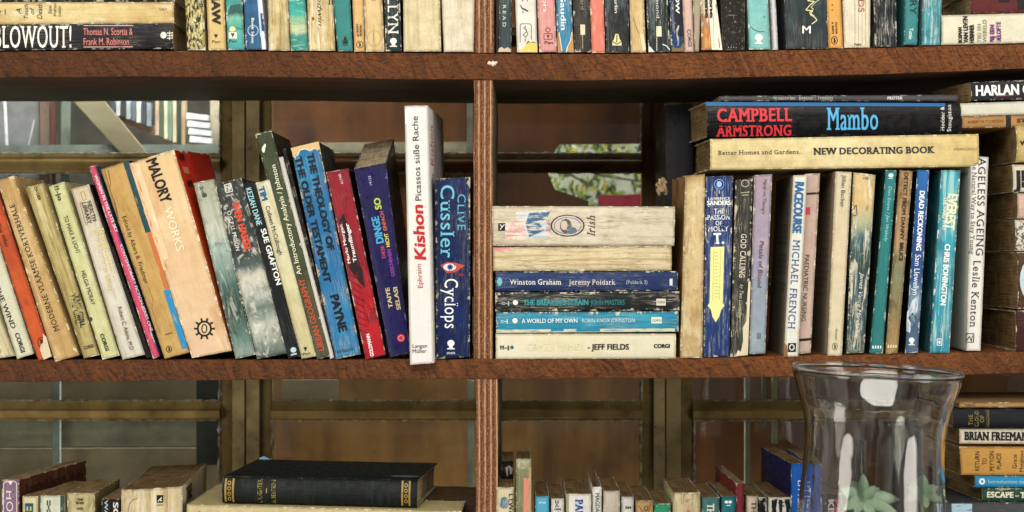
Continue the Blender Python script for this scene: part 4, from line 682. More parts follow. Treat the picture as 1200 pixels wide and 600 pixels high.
book('paperback_book', 'black paperback with white downward letters left of the fat battered one', low(119, 140.5, 584.5), '#15120f', GL, D=110, crease=.2, stain=.05, wear='#8f8878', ink=[T('SORRELL', 136, 588, 136, 650, 5.6, '#c9c4ba', bold=.03), T('WARWICK', 125, 586, 125, 640, 4, '#9fb0b4', bold=.02)])
book('paperback_book', 'fat battered cream paperback with brown page tops and square badge', [(142, 574), (214, 570), (214, 785), (142, 785)], [(0, '#c9b891'), (1, '#d2c29c')], GL, D=205, bd=(-.06, .0), mot=[('#8b6c3c', 12, .8, .51, .6, .8), ('#e6dcc0', 9, .7, .52, .62, .7)], crease=.8, stain=.4, b=4, warp=2.4, pin=-.5, pg=1, wear='#e9e0c8', edge=1.8, lc='#9a8a6c', rc=[(0, '#c7bba0'), (1, '#b7a98c')],
     ink=[PG([(184.5, 579.5), (192.2, 579.5), (192.2, 588.5), (184.5, 588.5)], '#15130f', w=.05), LN([(186, 587), (190.5, 582), (188.5, 586), (191, 586)], 1, '#cfc2a0'), T('CORGI', 184, 591, 192.5, 591, 1.8, '#3a3020', bold=.02), LN([(151, 600), (152, 590), (157, 585), (162, 583)], .6, '#6d5532')],
     rink=[T('THE', 28, 14, 70, 14, 16, '#1c1a18', bold=.06), T('THORN', 26, 36, 96, 36, 18, '#1c1a18', bold=.06)])
book('hardcover_book', 'black cloth hardback with gilt bands lying on the pale book at lower left', [(262, 558), (490, 562.5), (489, 594.5), (261, 589)], '#1a2322', GL, lie=True, hard=True, D=150, bd=(.10, .0), b=7, bp=2.2, mot=('#2c3635', 3, 26, .5, .6, .7), crease=.25, stain=0, rough=.55, cs=3, wear='#5a5a50', edge=.7, pin=3, pg=2, lc='#1b2322', y0=8, link_=[E(209, -22, 17, 9, '#5e6660', w=.3)],
     ink=[PG([(264.5, 560), (275.5, 560.3), (275, 588), (264, 587.6)], '#9c8444', w=.25), PG([(266.8, 560), (273.2, 560.3), (272.7, 588), (266.3, 587.6)], '#1c221c', e=.5), PG([(471, 563), (481.5, 563.3), (481, 592.5), (470.5, 592.2)], '#9c8444', w=.25), PG([(473.2, 563), (479.4, 563.3), (478.9, 592.5), (472.7, 592.2)], '#1c221c', e=.5)] +
         [E(269.8, 565+6.2*i, 2, 2.4, '#a8904c', .8, e=.62) for i in range(4)] + [E(476.2, 568+6.2*i, 2, 2.4, '#a8904c', .8, e=.62) for i in range(4)] +
         [T('LAUGHTER', 305.5, 588.5, 305.5, 561, 5.4, '#a39254', serif=True, w=.4), T('-', 312.5, 577, 312.5, 571, 6, '#a39254', bold=.03), T('H. BERGSON', 321.5, 589, 321.5, 561.5, 5, '#a39254', serif=True, w=.4)])
book('hardcover_book', 'long pale cream hardback lying under the black cloth hardback', [(219, 591), (541, 599), (541, 640), (219, 634)], '#bfb189', GL, lie=True, hard=True, D=190, bd=(.03, 0), crease=.1, stain=.45, b=2, pg=1, wear='#d9cda8', y0=-2, lc='#b8aa80', ink=[E(234, 600, 1.2, 1.6, '#9a7c3c')])
book('hardcover_book', 'brown cloth hardback lowest of the flat pile at lower left', [(225, 641), (545, 643), (545, 785), (225, 785)], '#4c3a28', GL, lie=True, hard=True, D=190, crease=.05)
book('paperback_book', 'weathered brown paperback lying deep in the corner by the lower divider', [(486, 585), (562, 588), (562, 606), (486, 604)], '#4a3a22', GL, lie=True, D=110, y0=70, crease=.5, stain=.5, pg=1, warp=2, lc='#5a4a2c')

# ---------------- lower shelf, middle and right
book('paperback_book', 'torn dark paperback standing deep behind the cream one beside the lower divider', low(588, 601, 540), '#2c241a', GL, y0=70, D=90, warp=2.5, crease=.4, wear='#8a7e68', ink=[PG([(592, 548), (597, 545), (601, 549), (600, 555), (594, 558)], '#b9b2a4', w=.1)])
book('paperback_book', 'cream paperback with grey blue drawing beside the lower divider', low(582, 602, 571), '#c9bd9c', GL, crease=.3, stain=.3, D=110, b=1.6, ink=[E(591, 589, 6, 7, '#5c7688', w=.4), T('LTWA', 599, 578, 599, 604, 5, '#26262a', bold=.02)])
book('paperback_book', 'tall green pink and cream paperback with a torn hollow head', low(604.5, 622.5, 537.5), [(0, '#a9a88a'), (.06, '#7d8060'), (1, '#7f8562')], GL, D=150, pin=9, warp=3, crease=.3, wear='#d8d0b8', edge=2.2, rc='#a58a6c', ink=[N(.50, .09, .84, 1, '#cf8474', w=.3), N(.84, .04, 1, 1, '#a69470', w=.3), E(612, 545, 5, 4, '#c9c4ac', .9, w=.5)])
book('paperback_book', 'light blue paperback with faint white mark on the lower shelf', low(627.5, 643.5, 581.5), '#58a6c8', GL, D=120, crease=.15, pg=1, wear='#e2e2d4', ink=[T('sf m', 631.5, 588.5, 639.5, 588.5, 2.4, '#c9e4ec', bold=.03)])
book('paperback_book', 'white paperback with dots marking between light blue and wide white spines', low(646, 661, 584), '#d2d2c6', GL, D=118, crease=.1, pg=1, ink=[T('::-:', 653.5, 586, 653.5, 594, 5.6, '#2c2c2a', bold=.05), T('CORGI', 649.5, 596.5, 657.5, 596.5, 2, '#1c1c1a', bold=.05), E(654, 601, 1.6, 1.8, '#1c1c1a')])
book('paperback_book', 'wide white paperback with large blue downward capitals on the lower shelf', low(663.5, 693, 578.5), '#d8d8d2', GL, D=125, crease=.1, pg=1, b=1.8, ink=[T('PAUL', 678.5, 585, 678.5, 612, 8.4, '#2a5f9a', serif=True, bold=.03, w=.03), N(0, 0, .1, 1, '#8f8c6c', w=.3)])
book('paperback_book', 'slim white booklet with raised boards and black downward capitals', low(694.5, 705, 570.5), '#d6d6ce', GL, D=135, pin=12, crease=.05, stain=.1, b=.6, wear='#efeee6', ink=[T('MAGDA', 700, 577.5, 700, 600, 4.8, '#1e1e20', bold=.01, w=.02)])
book('paperback_book', 'beige blank paperback with fanned dark page tops', low(707, 726.5, 575), '#bdb3a4', GL, D=120, pg=1, crease=.15, warp=1.4, b=1.6)
book('paperback_book', 'white paperback with tiny code near its head beside the beige blank one', low(728.5, 742.5, 582), '#c9cac6', GL, D=118, pg=1, crease=.05, rc='#a9a496', ink=[T('554', 732.5, 594.5, 739.5, 594.5, 2.6, '#2c2c2c', bold=.05)])
book('paperback_book', 'tan embossed paperback on the lower shelf left of the green one', low(745, 765.5, 586.5), '#b89a6c', GL, D=122, pg=1, mot=('#8a6c40', 8, 5, .5, .6, .7), crease=.4, warp=1.3, ink=[E(757, 595.5, 2.4, 3, '#5a3c1c', .8), LN([(748, 592), (753, 600)], .7, '#6e5230'), LN([(762, 590), (760, 600)], .7, '#6e5230')])
book('paperback_book', 'emerald green paperback on the lower shelf', low(767, 785.5, 590), '#2f9674', GL, D=118, pg=1, crease=.15, wear='#cfdcc4', ink=[LN([(769, 593), (783, 593)], .7, '#8fd0b0')])
book('paperback_book', 'wide cream paperback cracked with red streaks on the lower shelf', low(788.5, 820.5, 577), '#cdbf98', GL, D=122, pg=1, mot=[('#a34a34', 26, 1.6, .57, .62, .8), ('#8f7844', 20, 1.2, .54, .6, .7)], crease=.8, wear='#efe6ca', b=2, ink=[T('WESTERN', 806, 583, 807, 640, 9, '#a8503c', w=.5)])
book('paperback_book', 'grey teal paperback with cream downward capitals on the lower shelf', low(822.5, 843, 582.5), '#4d7a7a', GL, D=120, pg=1, crease=.2, ink=[T('THE ROAD', 832.5, 590, 832.5, 640, 8, '#d4d6b8', serif=True, bold=.04)])
book('paperback_book', 'deep teal paperback with small white emblem left of the thin red book', low(845.5, 862, 581.5), '#1f7680', GL, D=122, pg=1, crease=.1, ink=[E(851, 588, 2.2, 1.8, '#c9e0dc'), E(855.5, 588, 2.2, 1.8, '#c9e0dc'), LN([(851, 592), (856, 592)], 1, '#c9e0dc')])
book('hardcover_book', 'thin dark red book with raised boards on the lower shelf', low(862.5, 871.5, 566), '#7d3038', GL, D=150, pin=14, crease=.05, stain=.1, b=.5, y0=1, bd=(-.03, 0), wear='#b8a49c')
book('paperback_book', 'beige paperback with black downward title right of the thin red book', low(875, 888, 581), '#c2b3a0', GL, D=120, pg=1, crease=.1, ink=[T('THE THIN LINE', 883, 587, 883, 660, 5.6, '#201a1a', bold=.02)])
book('paperback_book', 'worn black paperback squeezed right of the beige one', low(889, 898.5, 582.5), '#1a1816', GL, D=110, pg=1, crease=.9, wear='#cfc9bc', edge=1.8)
book('paperback_book', 'paperback with black and white brush strokes spine beside the royal blue one', low(900.5, 930, 582.5), '#d6d6cc', GL, D=128, pg=1, crease=.1, b=1.6, ink=[PG([(904, 586), (911, 584), (909, 596), (912, 610), (904, 612)], '#12181c'), PG([(912, 585), (917, 586), (916, 604), (913, 600)], '#1c2428'), PG([(919, 585), (925, 584.5), (927, 600), (926, 612), (920, 610), (921, 598)], '#12181c'), LN([(911, 589), (921, 588.5)], 1, '#12181c'), LN([(914, 594), (919, 592)], 1.6, '#3a4448')])
book('hardcover_book', 'royal blue book with white downward lettering and wavy page tops beside the vase', low(927, 944.5, 543, dx=0), [(0, '#1d66b4'), (1, '#2263ac')], GL, D=160, bd=(-.06, .0), y0=-2, crease=.03, stain=.05, rough=.35, b=.8, pg=1, lc='#15225a', wear='#c4d0dc', warp=1.2, ink=[T('LITTLE ENGLISH', 937.5, 562, 937.5, 640, 5.4, '#e4ecf2', w=.02)])
book('paperback_book', 'blue lilac paperback seen through the left wall of the glass vase', low(947, 959, 543), '#5a6ba0', GL, D=140, crease=.1)
book('paperback_book', 'charcoal paperback with pale letters seen through the glass vase', low(963, 986, 578), '#3a3634', GL, D=120, crease=.2, ink=[T('KISSING', 972, 584, 972, 640, 8, '#b8a8a4', bold=.04), T('HELL', 979, 584, 979, 625, 4, '#b04a5c', bold=.04)])
book('paperback_book', 'grey paperback standing between the vase walls left of the tubes', low(1004, 1030, 588), '#6a665c', GL, D=120, crease=.2)

# ---------------- stack beside the vase
book('paperback_book', 'thin tan paperback topmost of the stack beside the glass vase', [(1124, 472), (1330, 470), (1330, 477.5), (1124, 477.5)], '#a9865c', GQ, lie=True, D=130, b=.8, crease=.2, ink=[T('TALE', 1130, 474.6, 1143, 474.4, 3, '#5b4128', bold=.02)], bd=(-.06, 0), pg=1)
book('hardcover_book', 'black cloth hardback with rotated gilt title beside the glass vase', [(1116, 478.5), (1340, 479), (1340, 501.5), (1116, 501.5)], '#1b1f26', GQ, lie=True, hard=True, D=140, b=3, crease=.1, stain=0, wear='#4c4a44', rough=.5, pg=1, y0=4, bd=(-.05, 0),
     ink=[T('THE', 1136.5, 498, 1136.5, 485, 4.6, '#8f8250', serif=True), T('CLOUD', 1143.5, 500, 1143.5, 480.5, 4.6, '#8f8250', serif=True), T('OF', 1149.8, 495, 1149.8, 486, 4.6, '#8f8250', serif=True), T('UNKNOWING', 1156.5, 500.5, 1156.5, 480, 4, '#8f8250', serif=True)])
book('paperback_book', 'cream paperback with heavy black slab capitals beside the glass vase', [(1124, 503), (1335, 504), (1335, 521), (1124, 520)], '#d8ceb4', GQ, lie=True, D=130, b=1, crease=.2, stain=.3, wear='#a88c6c', edge=1.6, pg=1, warp=1,
     ink=[T('BRIAN FREEMANTLE', 1130, 510.6, 1221, 511.5, 9.4, '#17140f', serif=True, bold=.05, w=.05)], bd=(-.07, 0))
book('paperback_book', 'mustard paperback with rotated brown words beside the glass vase', [(1124, 523.5), (1330, 525), (1330, 557), (1126, 556.5)], [(0, '#c49450'), (1, '#cb9c58')], GQ, lie=True, D=135, b=1.4, crease=.12, stain=.3, pg=1, wear='#dfc48c', bd=(-.08, 0),
     ink=[T('RETURN', 1144.8, 552, 1144.8, 528.5, 5, '#3a2414'), T('TO', 1153.3, 544.5, 1153.3, 536.5, 4.8, '#3a2414'), T('PEYTON', 1161.8, 552, 1161.8, 528, 5, '#3a2414'), T('PLACE', 1170, 550, 1170, 530.5, 5, '#3a2414'), T('Grace', 1188.5, 549, 1188.5, 532, 5, '#3a2414'), T('Metalious', 1196.5, 553, 1196.5, 527.5, 4.6, '#3a2414')])
book('paperback_book', 'bright blue paperback with white star mark beside the glass vase', [(1142, 557.5), (1345, 558), (1345, 571), (1142, 571)], '#2f8fbc', GQ, lie=True, D=125, b=1, crease=.15, stain=.1, bd=(-.08, 0), pg=1,
     ink=[E(1150.5, 564, 3.6, 3.8, '#e4ecec'), E(1150.5, 564, 1.4, 1.5, '#2f8fbc', e=.5), T('Introduction to', 1157, 564, 1200, 564.4, 4, '#9fd4e4')])
book('paperback_book', 'dark green paperback with cream slab capitals low beside the glass vase', [(1150, 572), (1350, 573), (1350, 588), (1151, 587.5)], '#285a4c', GQ, lie=True, D=125, b=1, crease=.3, stain=.1, wear='#c9c4a4', edge=1.5, bd=(-.08, 0), pg=1,
     ink=[T('ESCAPE - TRUE', 1156, 579.3, 1218, 580.2, 6.4, '#dcd8b8', serif=True, bold=.05, w=.05)])
book('hardcover_book', 'wide dull grey hardback under the dark green paperback beside the vase', [(1108, 589), (1350, 589), (1350, 640), (1108, 640)], '#55585a', GQ, lie=True, hard=True, D=165, b=1, crease=.1, stain=.1, y0=-4, ink=[PG([(1115, 590.2), (1139, 590.2), (1139, 620), (1115, 620)], '#9fc0d4', w=.3)])
book('hardcover_book', 'brown hardback lowest of the stack beside the glass vase', [(1110, 642), (1350, 642), (1350, 785), (1110, 785)], '#4a3a2a', GQ, lie=True, hard=True, D=160, crease=.05)

# ================================================================ bookcase
def wood_rough(name, c1, c2, dark, seed=0, diag=1.2, grain=1.0):
    t = NT(name); o = t.mapping(t.obj(), loc=(seed, seed*2, 0))
    bend = t.math('MULTIPLY', t.noise(o, 16, 2), .05)
    sx = t.n('ShaderNodeSeparateXYZ'); t.put(sx.inputs[0], o)
    X = t.math('ADD', t.math('ADD', sx.outputs[0], t.math('MULTIPLY', sx.outputs[2], .55)), bend)
    cx = t.n('ShaderNodeCombineXYZ'); t.put(cx.inputs[0], X); t.put(cx.inputs[1], sx.outputs[1]); t.put(cx.inputs[2], sx.outputs[2])
    saw = t.noise(t.mapping(cx.outputs[0], (300, 10, 22)), 1, 5, .75, .3)
    saw2 = t.noise(t.mapping(cx.outputs[0], (95, 10, 8)), 1, 3, .6, .3)
    fine = t.noise(t.mapping(o, (150, 150, 420)), 1, 6, .75, .6)
    blot = t.noise(o, 6, 5, .65)
    speck = t.noise(o, 480, 3, .75)
    knots = t.noise(t.mapping(o, (1.6, 1, 1.8)), 60, 5, .75, 1.0)
    c = t.mix(t.rng(saw, .36, .62), c1, c2)
    c = t.mix(t.rng(saw2, .48, .62, 0, .38), c, dark)
    c = t.mix(t.rng(blot, .38, .66, 0, .7), c, t.mix(.45, c, dark))
    c = t.mix(t.rng(knots, .56, .70, 0, .5), c, dark)
    c = t.mix(t.rng(saw, .34, .42, .6, 0), c, '#2a140a')
    c = t.mix(t.rng(fine, .50, .62, 0, .85), c, dark)
    c = t.mix(t.rng(speck, .57, .69, 0, .4), c, '#c08a58')
    c = t.mix(t.rng(t.noise(t.mapping(o, loc=(5, 5, 5)), 300, 3, .8), .60, .70, 0, .6), c, '#241208')
    c = t.mix(t.rng(sx.outputs[0], seed-.55, seed+.30, .9, .0), c, t.mix(.62, c, '#2a1808'))
    h = t.math('ADD', t.math('MULTIPLY', saw, 1.2), t.math('ADD', t.math('MULTIPLY', fine, .9), t.math('MULTIPLY', knots, 1.2)))
    return t.out(c, .58, t.bump(h, 1.0, .0035), .35)
def wood_plain(name, c1, c2, ax='x', rough=.75, sc_=1, stainc='#1c120a'):
    t = NT(name); o = t.obj()
    m = {'x': (3, 40, 40), 'z': (40, 40, 3), 'y': (40, 3, 40)}[ax]
    n1 = t.noise(t.mapping(o, tuple(a*sc_ for a in m)), 1, 6, .65, .7)
    c = t.mix(t.rng(n1, .3, .7), c1, c2)
    c = t.mix(t.rng(t.noise(o, 9, 5, .65), .42, .72, 0, .7), c, stainc)
    c = t.mix(t.rng(t.noise(o, 160, 3, .7), .62, .74, 0, .4), c, stainc)
    return t.out(c, rough, t.bump(n1, .4, .001), .25)
SHELF_M = wood_rough('rough_sawn_board', '#7c4420', '#a2622f', '#3a1d0c')
UNDER_M = wood_plain('shelf_underside', '#6a4a30', '#4a3322', 'x')
REAR_M = wood_plain('rear_plank', '#54503c', '#3c3a2c', 'x')
def ply_mat():
    t = NT('plywood_edge'); o = t.obj(); s = t.n('ShaderNodeSeparateXYZ')
    wv = t.noise(t.mapping(o, (6, 6, 7)), 1, 3)
    t.put(s.inputs[0], o)
    x = t.math('ADD', s.outputs[0], t.math('MULTIPLY', wv, .0022))
    ph = t.math('FRACT', t.math('MULTIPLY', x, 1/.0058))
    col = t.ramp(ph, [(0, '#4a2a18'), (.12, '#6b4228'), (.45, '#7d5034'), (.52, '#b08a66'), (.62, '#c2a27e'), (.7, '#8f6240'), (.88, '#6a3f26'), (1, '#43251a')])
    f = t.noise(t.mapping(o, (900, 900, 90)), 1, 4, .7)
    col = t.mix(t.rng(f, .45, .68, 0, .8), col, '#452615')
    col = t.mix(t.rng(t.noise(t.mapping(o, (1500, 1500, 500)), 1, 2), .55, .7, 0, .5), col, '#c79f7a')
    return t.out(col, .75, t.bump(t.math('ADD', ph, f), .7, .0008), .2)
PLY = ply_mat()
SIDE_M = wood_plain('plywood_face', '#5c5648', '#6d6250', 'z', stainc='#33281c')

def interp(tab, x):
    for (a, p), (b, q) in zip(tab, tab[1:]):
        if x <= b: return p+(q-p)*(x-a)/(b-a) if x >= a else p
    return tab[-1][1]
case = empty('bookcase', (0, 0, (300-785)*PX), 'rough brown timber bookcase with plywood dividers filling the picture', 'bookcase')
def shelf(tt, bb, seed):
    x0, x1, st = -200, 1420, 8; vs = []; fs = []; mi = []
    prof = [(0, 'b', .0), (0, 't', .0), (2.2, 't', -1.3), (118, 't', -1.3), (118, 'b', 1), (1.6, 'b', .8)]
    # go round: front bottom, front top, top near edge, top rear, bottom rear, bottom near
    xs = list(range(x0, x1+1, st)); n = 10
    for x in xs:
        t_ = interp(tt, x); b_ = interp(bb, x)
        w1 = mn.noise(Vector((x*.02, seed, 0)))*.9+mn.noise(Vector((x*.11, seed, 4)))*.35; w2 = mn.noise(Vector((x*.017, seed, 9)))*1.3+mn.noise(Vector((x*.13, seed, 2)))*.6
        fy = mn.noise(Vector((x*.03, seed, 5)))*.8
        T_ = t_+w1*.5; B_ = b_+w2*.7
        ring = [(fy+1.3, B_), (fy, B_-2), (fy-.3, (T_+B_)/2), (fy, T_+2.4), (fy+.9, T_+.6), (fy+3, t_), (118, t_), (118, b_-.5), (8, b_-.2), (fy+3, B_+.3)]
        for d, y in ring: vs.append((( x-600)*PX, d*PX, (300-y)*PX))
    for i in range(len(xs)-1):
        for j in range(n):
            a = i*n+j; b_ = i*n+(j+1) % n
            fs.append((a, b_, b_+n, a+n)); mi.append(1 if j in (7, 8) else 0)
    fs.append(tuple(range(n))); fs.append(tuple(reversed(range(len(vs)-n, len(vs))))); mi += [0, 0]
    o = mesh_obj('shelf_board', vs, fs, [SHELF_M, UNDER_M], mi, case, None, True)
    o.data.set_sharp_from_angle(angle=math.radians(38))
    # the rear plank, a little thinner, with a gap
    vs = []; fs = []; n = 4
    for x in xs:
        t_ = interp(tt, x); b_ = interp(bb, x)
        g = 120+mn.noise(Vector((x*.04, seed, 7)))*2.5
        for d, y in [(g, b_-1), (g, t_+.6), (296, t_+.6), (296, b_-1)]: vs.append(((x-600)*PX, d*PX, (300-y)*PX))
    for i in range(len(xs)-1):
        for j in range(n):
            a = i*n+j; b_ = i*n+(j+1) % n; fs.append((a, b_, b_+n, a+n))
    fs.append(tuple(range(n))); fs.append(tuple(reversed(range(len(vs)-n, len(vs)))))
    mesh_obj('rear_plank', vs, fs, REAR_M, None, case)
    # the case's children keep world coordinates
def box_mesh(name, boxes, mats, parent=None, mi=None, bevel=.8, origin=None, kfix=True):
    """boxes: (x0,y0,x1,y1,d0,d1) picture pixels measured at depth d0"""
    vs = []; fs = []; m = []
    for n_, (x0, y0, x1, y1, d0, d1) in enumerate(boxes):
        k = (CAM+d0)/CAM if kfix else 1; a = len(vs)
        for d in (d0, d1):
            for x, y in ((x0, y0), (x1, y0), (x1, y1), (x0, y1)): vs.append(Vector(((x-600)*PX*k, d*PX, (300-y)*PX*k)))
        fs += [(a, a+3, a+2, a+1), (a+4, a+5, a+6, a+7), (a, a+1, a+5, a+4), (a+1, a+2, a+6, a+5), (a+2, a+3, a+7, a+6), (a+3, a, a+4, a+7)]
        m += [mi[n_] if mi else 0]*6
    org = Vector(parent.location) if parent is not None and origin is None else Vector(origin or (0, 0, 0))
    if origin is None and parent is None:
        org = sum(vs, Vector())/len(vs)
    vs2 = [v-org for v in vs]
    o = mesh_obj(name, vs2, fs, mats, m, parent)
    if parent is None: o.location = org
    if bevel:
        md = o.modifiers.new('edge', 'BEVEL'); md.width = bevel*PX; md.segments = 2; md.limit_method = 'ANGLE'
    return o
shelf([(-200, 60), (0, 60), (150, 59), (300, 60), (575, 62.5), (700, 63), (800, 61.5), (900, 59), (1010, 56), (1100, 53.5), (1200, 51.5), (1420, 48)],
      [(-200, 90.5), (0, 90.5), (150, 89.5), (300, 89.5), (575, 93.5), (700, 93.5), (800, 92.5), (900, 89.5), (1010, 87), (1100, 84), (1200, 80), (1420, 76)], 1.3)
shelf([(-200, 423), (0, 421.5), (300, 421.5), (600, 420.5), (750, 419.5), (900, 417.5), (1050, 414.5), (1200, 411.5), (1420, 407)],
      [(-200, 449), (0, 447.5), (150, 446.5), (300, 444.5), (550, 444), (750, 443.5), (900, 441.5), (1050, 440), (1200, 437.5), (1420, 434)], 8.8)
shelf([(-200, 786), (1420, 786)], [(-200, 812), (1420, 812)], 14.1)
for o in list(case.children):
    o.data.transform(__import__('mathutils').Matrix.Translation(-case.location))
for x0, x1, y0, y1 in ((556, 579, -154, 61.5), (555.3, 577.5, 94, 420.5), (557.5, 583, 444.5, 786)):
    n = 30; vs = []; fs = []; mi = []
    for i in range(n+1):
        y = y0+(y1-y0)*i/n; w = mn.noise(Vector((y*.02, x0, 3)))*.9
        for d, x in ((2, x0+w), (2, x1+w), (296, x1+w+3.2), (296, x0+w+1)): vs.append(Vector(((x-600)*PX, d*PX+mn.noise(Vector((y*.05, x, 0)))*PX*.5, (300-y)*PX))-case.location)
    for i in range(n):
        for j in range(4):
            a = i*4+j; b_ = i*4+(j+1) % 4; fs.append((a, b_, b_+4, a+4)); mi.append(0 if j == 0 else 1)
    fs += [(0, 1, 2, 3), tuple(range(n*4, n*4+4))]; mi += [1, 1]
    mesh_obj('divider', vs, fs, [PLY, SIDE_M], mi, case)
# blob of white paint on the upper board
vs = []; fs = []
for cx, cy, r in ((573.6, 74, 2.6), (578, 74.6, 3.4), (581.5, 73.4, 1.8)):
    a = len(vs); n = 12
    vs.append(Vector(((cx-600)*PX, -2.6*PX, (300-cy)*PX))-case.location)
    for rr, dd in ((.7, -2.2), (1, -.2)):
        for i in range(n):
            q = r*rr*(1+.18*math.sin(i*2.3+cx)); vs.append(Vector(((cx+q*math.cos(TAU*i/n)-600)*PX, dd*PX, (300-cy-q*.95*math.sin(TAU*i/n))*PX))-case.location)
    for i in range(n):
        j = (i+1) % n; fs.append((a, a+1+i, a+1+j)); fs.append((a+1+i, a+1+n+i, a+1+n+j, a+1+j))
t = NT('white_paint_blob'); mesh_obj('paint_blob', vs, fs, t.out('#d9cdbd', .5), None, case, None, True)

# ================================================================ windows behind the shelves
def frame_mat(name, c1, c2):
    t = NT(name); o = t.obj()
    n1 = t.noise(t.mapping(o, (30, 30, 3)), 1, 5, .6, .5)
    c = t.mix(t.rng(n1, .3, .7), c1, c2)
    c = t.mix(t.rng(t.noise(o, 14, 5, .7), .45, .7, 0, .7), c, '#2a2010')
    c = t.mix(t.rng(t.noise(o, 120, 4, .75), .64, .70, 0, .7), c, '#16110a')
    c = t.mix(t.rng(t.noise(t.mapping(o, loc=(3, 1, 0)), 90, 4, .8), .68, .72, 0, .8), c, '#a89c78')
    return t.out(c, .5, t.bump(n1, .3, .001), .15)
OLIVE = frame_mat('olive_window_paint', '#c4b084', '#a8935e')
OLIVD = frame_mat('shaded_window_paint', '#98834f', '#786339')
SHADED = frame_mat('shaded_window_timber', '#7a5630', '#5c3e20')  # upper part of the middle frame: its shade is put into the colour
GOLD = frame_mat('lit_window_paint', '#b89a60', '#917542')  # lighter tone for the bar faces meant to look lit
t = NT('old_putty'); _o = t.obj(); PUTTY = t.out(t.mix(t.rng(t.noise(_o, 150, 4, .7), .4, .6), '#c4c0ac', '#6f6a54'), .8, t.bump(t.noise(_o, 300, 3), .8, .001))
def thin_glass(name, tint, edge=.5, base=.04, haze=0, rough=.0, smudge=0, wave=0):
    t = NT(name)
    lw = t.n('ShaderNodeLayerWeight'); lw.inputs[0].default_value = .5
    gl = t.n('ShaderNodeBsdfGlossy'); gl.inputs['Roughness'].default_value = rough
    if wave: t.put(gl.inputs['Normal'], t.bump(t.noise(t.mapping(t.obj(), (1, 1, .45)), 34, 3, .5, .6), wave, .004))
    tr = t.n('ShaderNodeBsdfTransparent'); tr.inputs[0].default_value = lin(tint)
    f = t.math('ADD', t.math('MULTIPLY', t.math('POWER', lw.outputs['Facing'], 5.0*(1-edge)+.6), .85), base, clamp=True)
    m = t.n('ShaderNodeMixShader'); t.put(m.inputs[0], f); t.t.links.new(tr.outputs[0], m.inputs[1]); t.t.links.new(gl.outputs[0], m.inputs[2])
    last = m.outputs[0]
    if haze:
        df = t.n('ShaderNodeBsdfDiffuse'); df.inputs[0].default_value = lin('#8f9690')
        o = t.obj()
        hz = t.math('ADD', t.rng(t.noise(t.mapping(o, (14, 14, 5)), 1, 5, .7, .5), .45, .8, 0, smudge), haze)
        m2 = t.n('ShaderNodeMixShader'); t.put(m2.inputs[0], hz); t.t.links.new(last, m2.inputs[1]); t.t.links.new(df.outputs[0], m2.inputs[2]); last = m2.outputs[0]
    o = t.n('ShaderNodeOutputMaterial'); t.t.links.new(last, o.inputs[0]); return t.m
PANE = thin_glass('window_glass', '#ecefed', .1, .02, .008, .0, .05)

def jag(name, runs, parent, d=299, w=1.6):
    """irregular putty ridges: runs of (x0,y0,x1,y1)"""
    vs = []; fs = []
    for r_, (x0, y0, x1, y1) in enumerate(runs):
        L = math.hypot(x1-x0, y1-y0); n = max(3, int(L/3)); nx, ny = -(y1-y0)/L, (x1-x0)/L; k = (CAM+d)/CAM
        for i in range(n+1):
            f = i/n; x = x0+(x1-x0)*f; y = y0+(y1-y0)*f
            nz = mn.noise(Vector((x*.13, y*.13, r_))); wd = w*(.35+max(0, nz+.25)*2.0)
            for s_, dd in ((-wd, d+1.5), (0, d-1.5), (wd*.8, d+1.5)):
                vs.append(Vector(((x+nx*s_-600)*PX*k, dd*PX, (300-y-ny*s_)*PX*k))-Vector(parent.location))
        b_ = len(vs)-3*(n+1)
        for i in range(n):
            a = b_+3*i; fs += [(a, a+1, a+4, a+3), (a+1, a+2, a+5, a+4)]
    mesh_obj(name, vs, fs, PUTTY, None, parent)

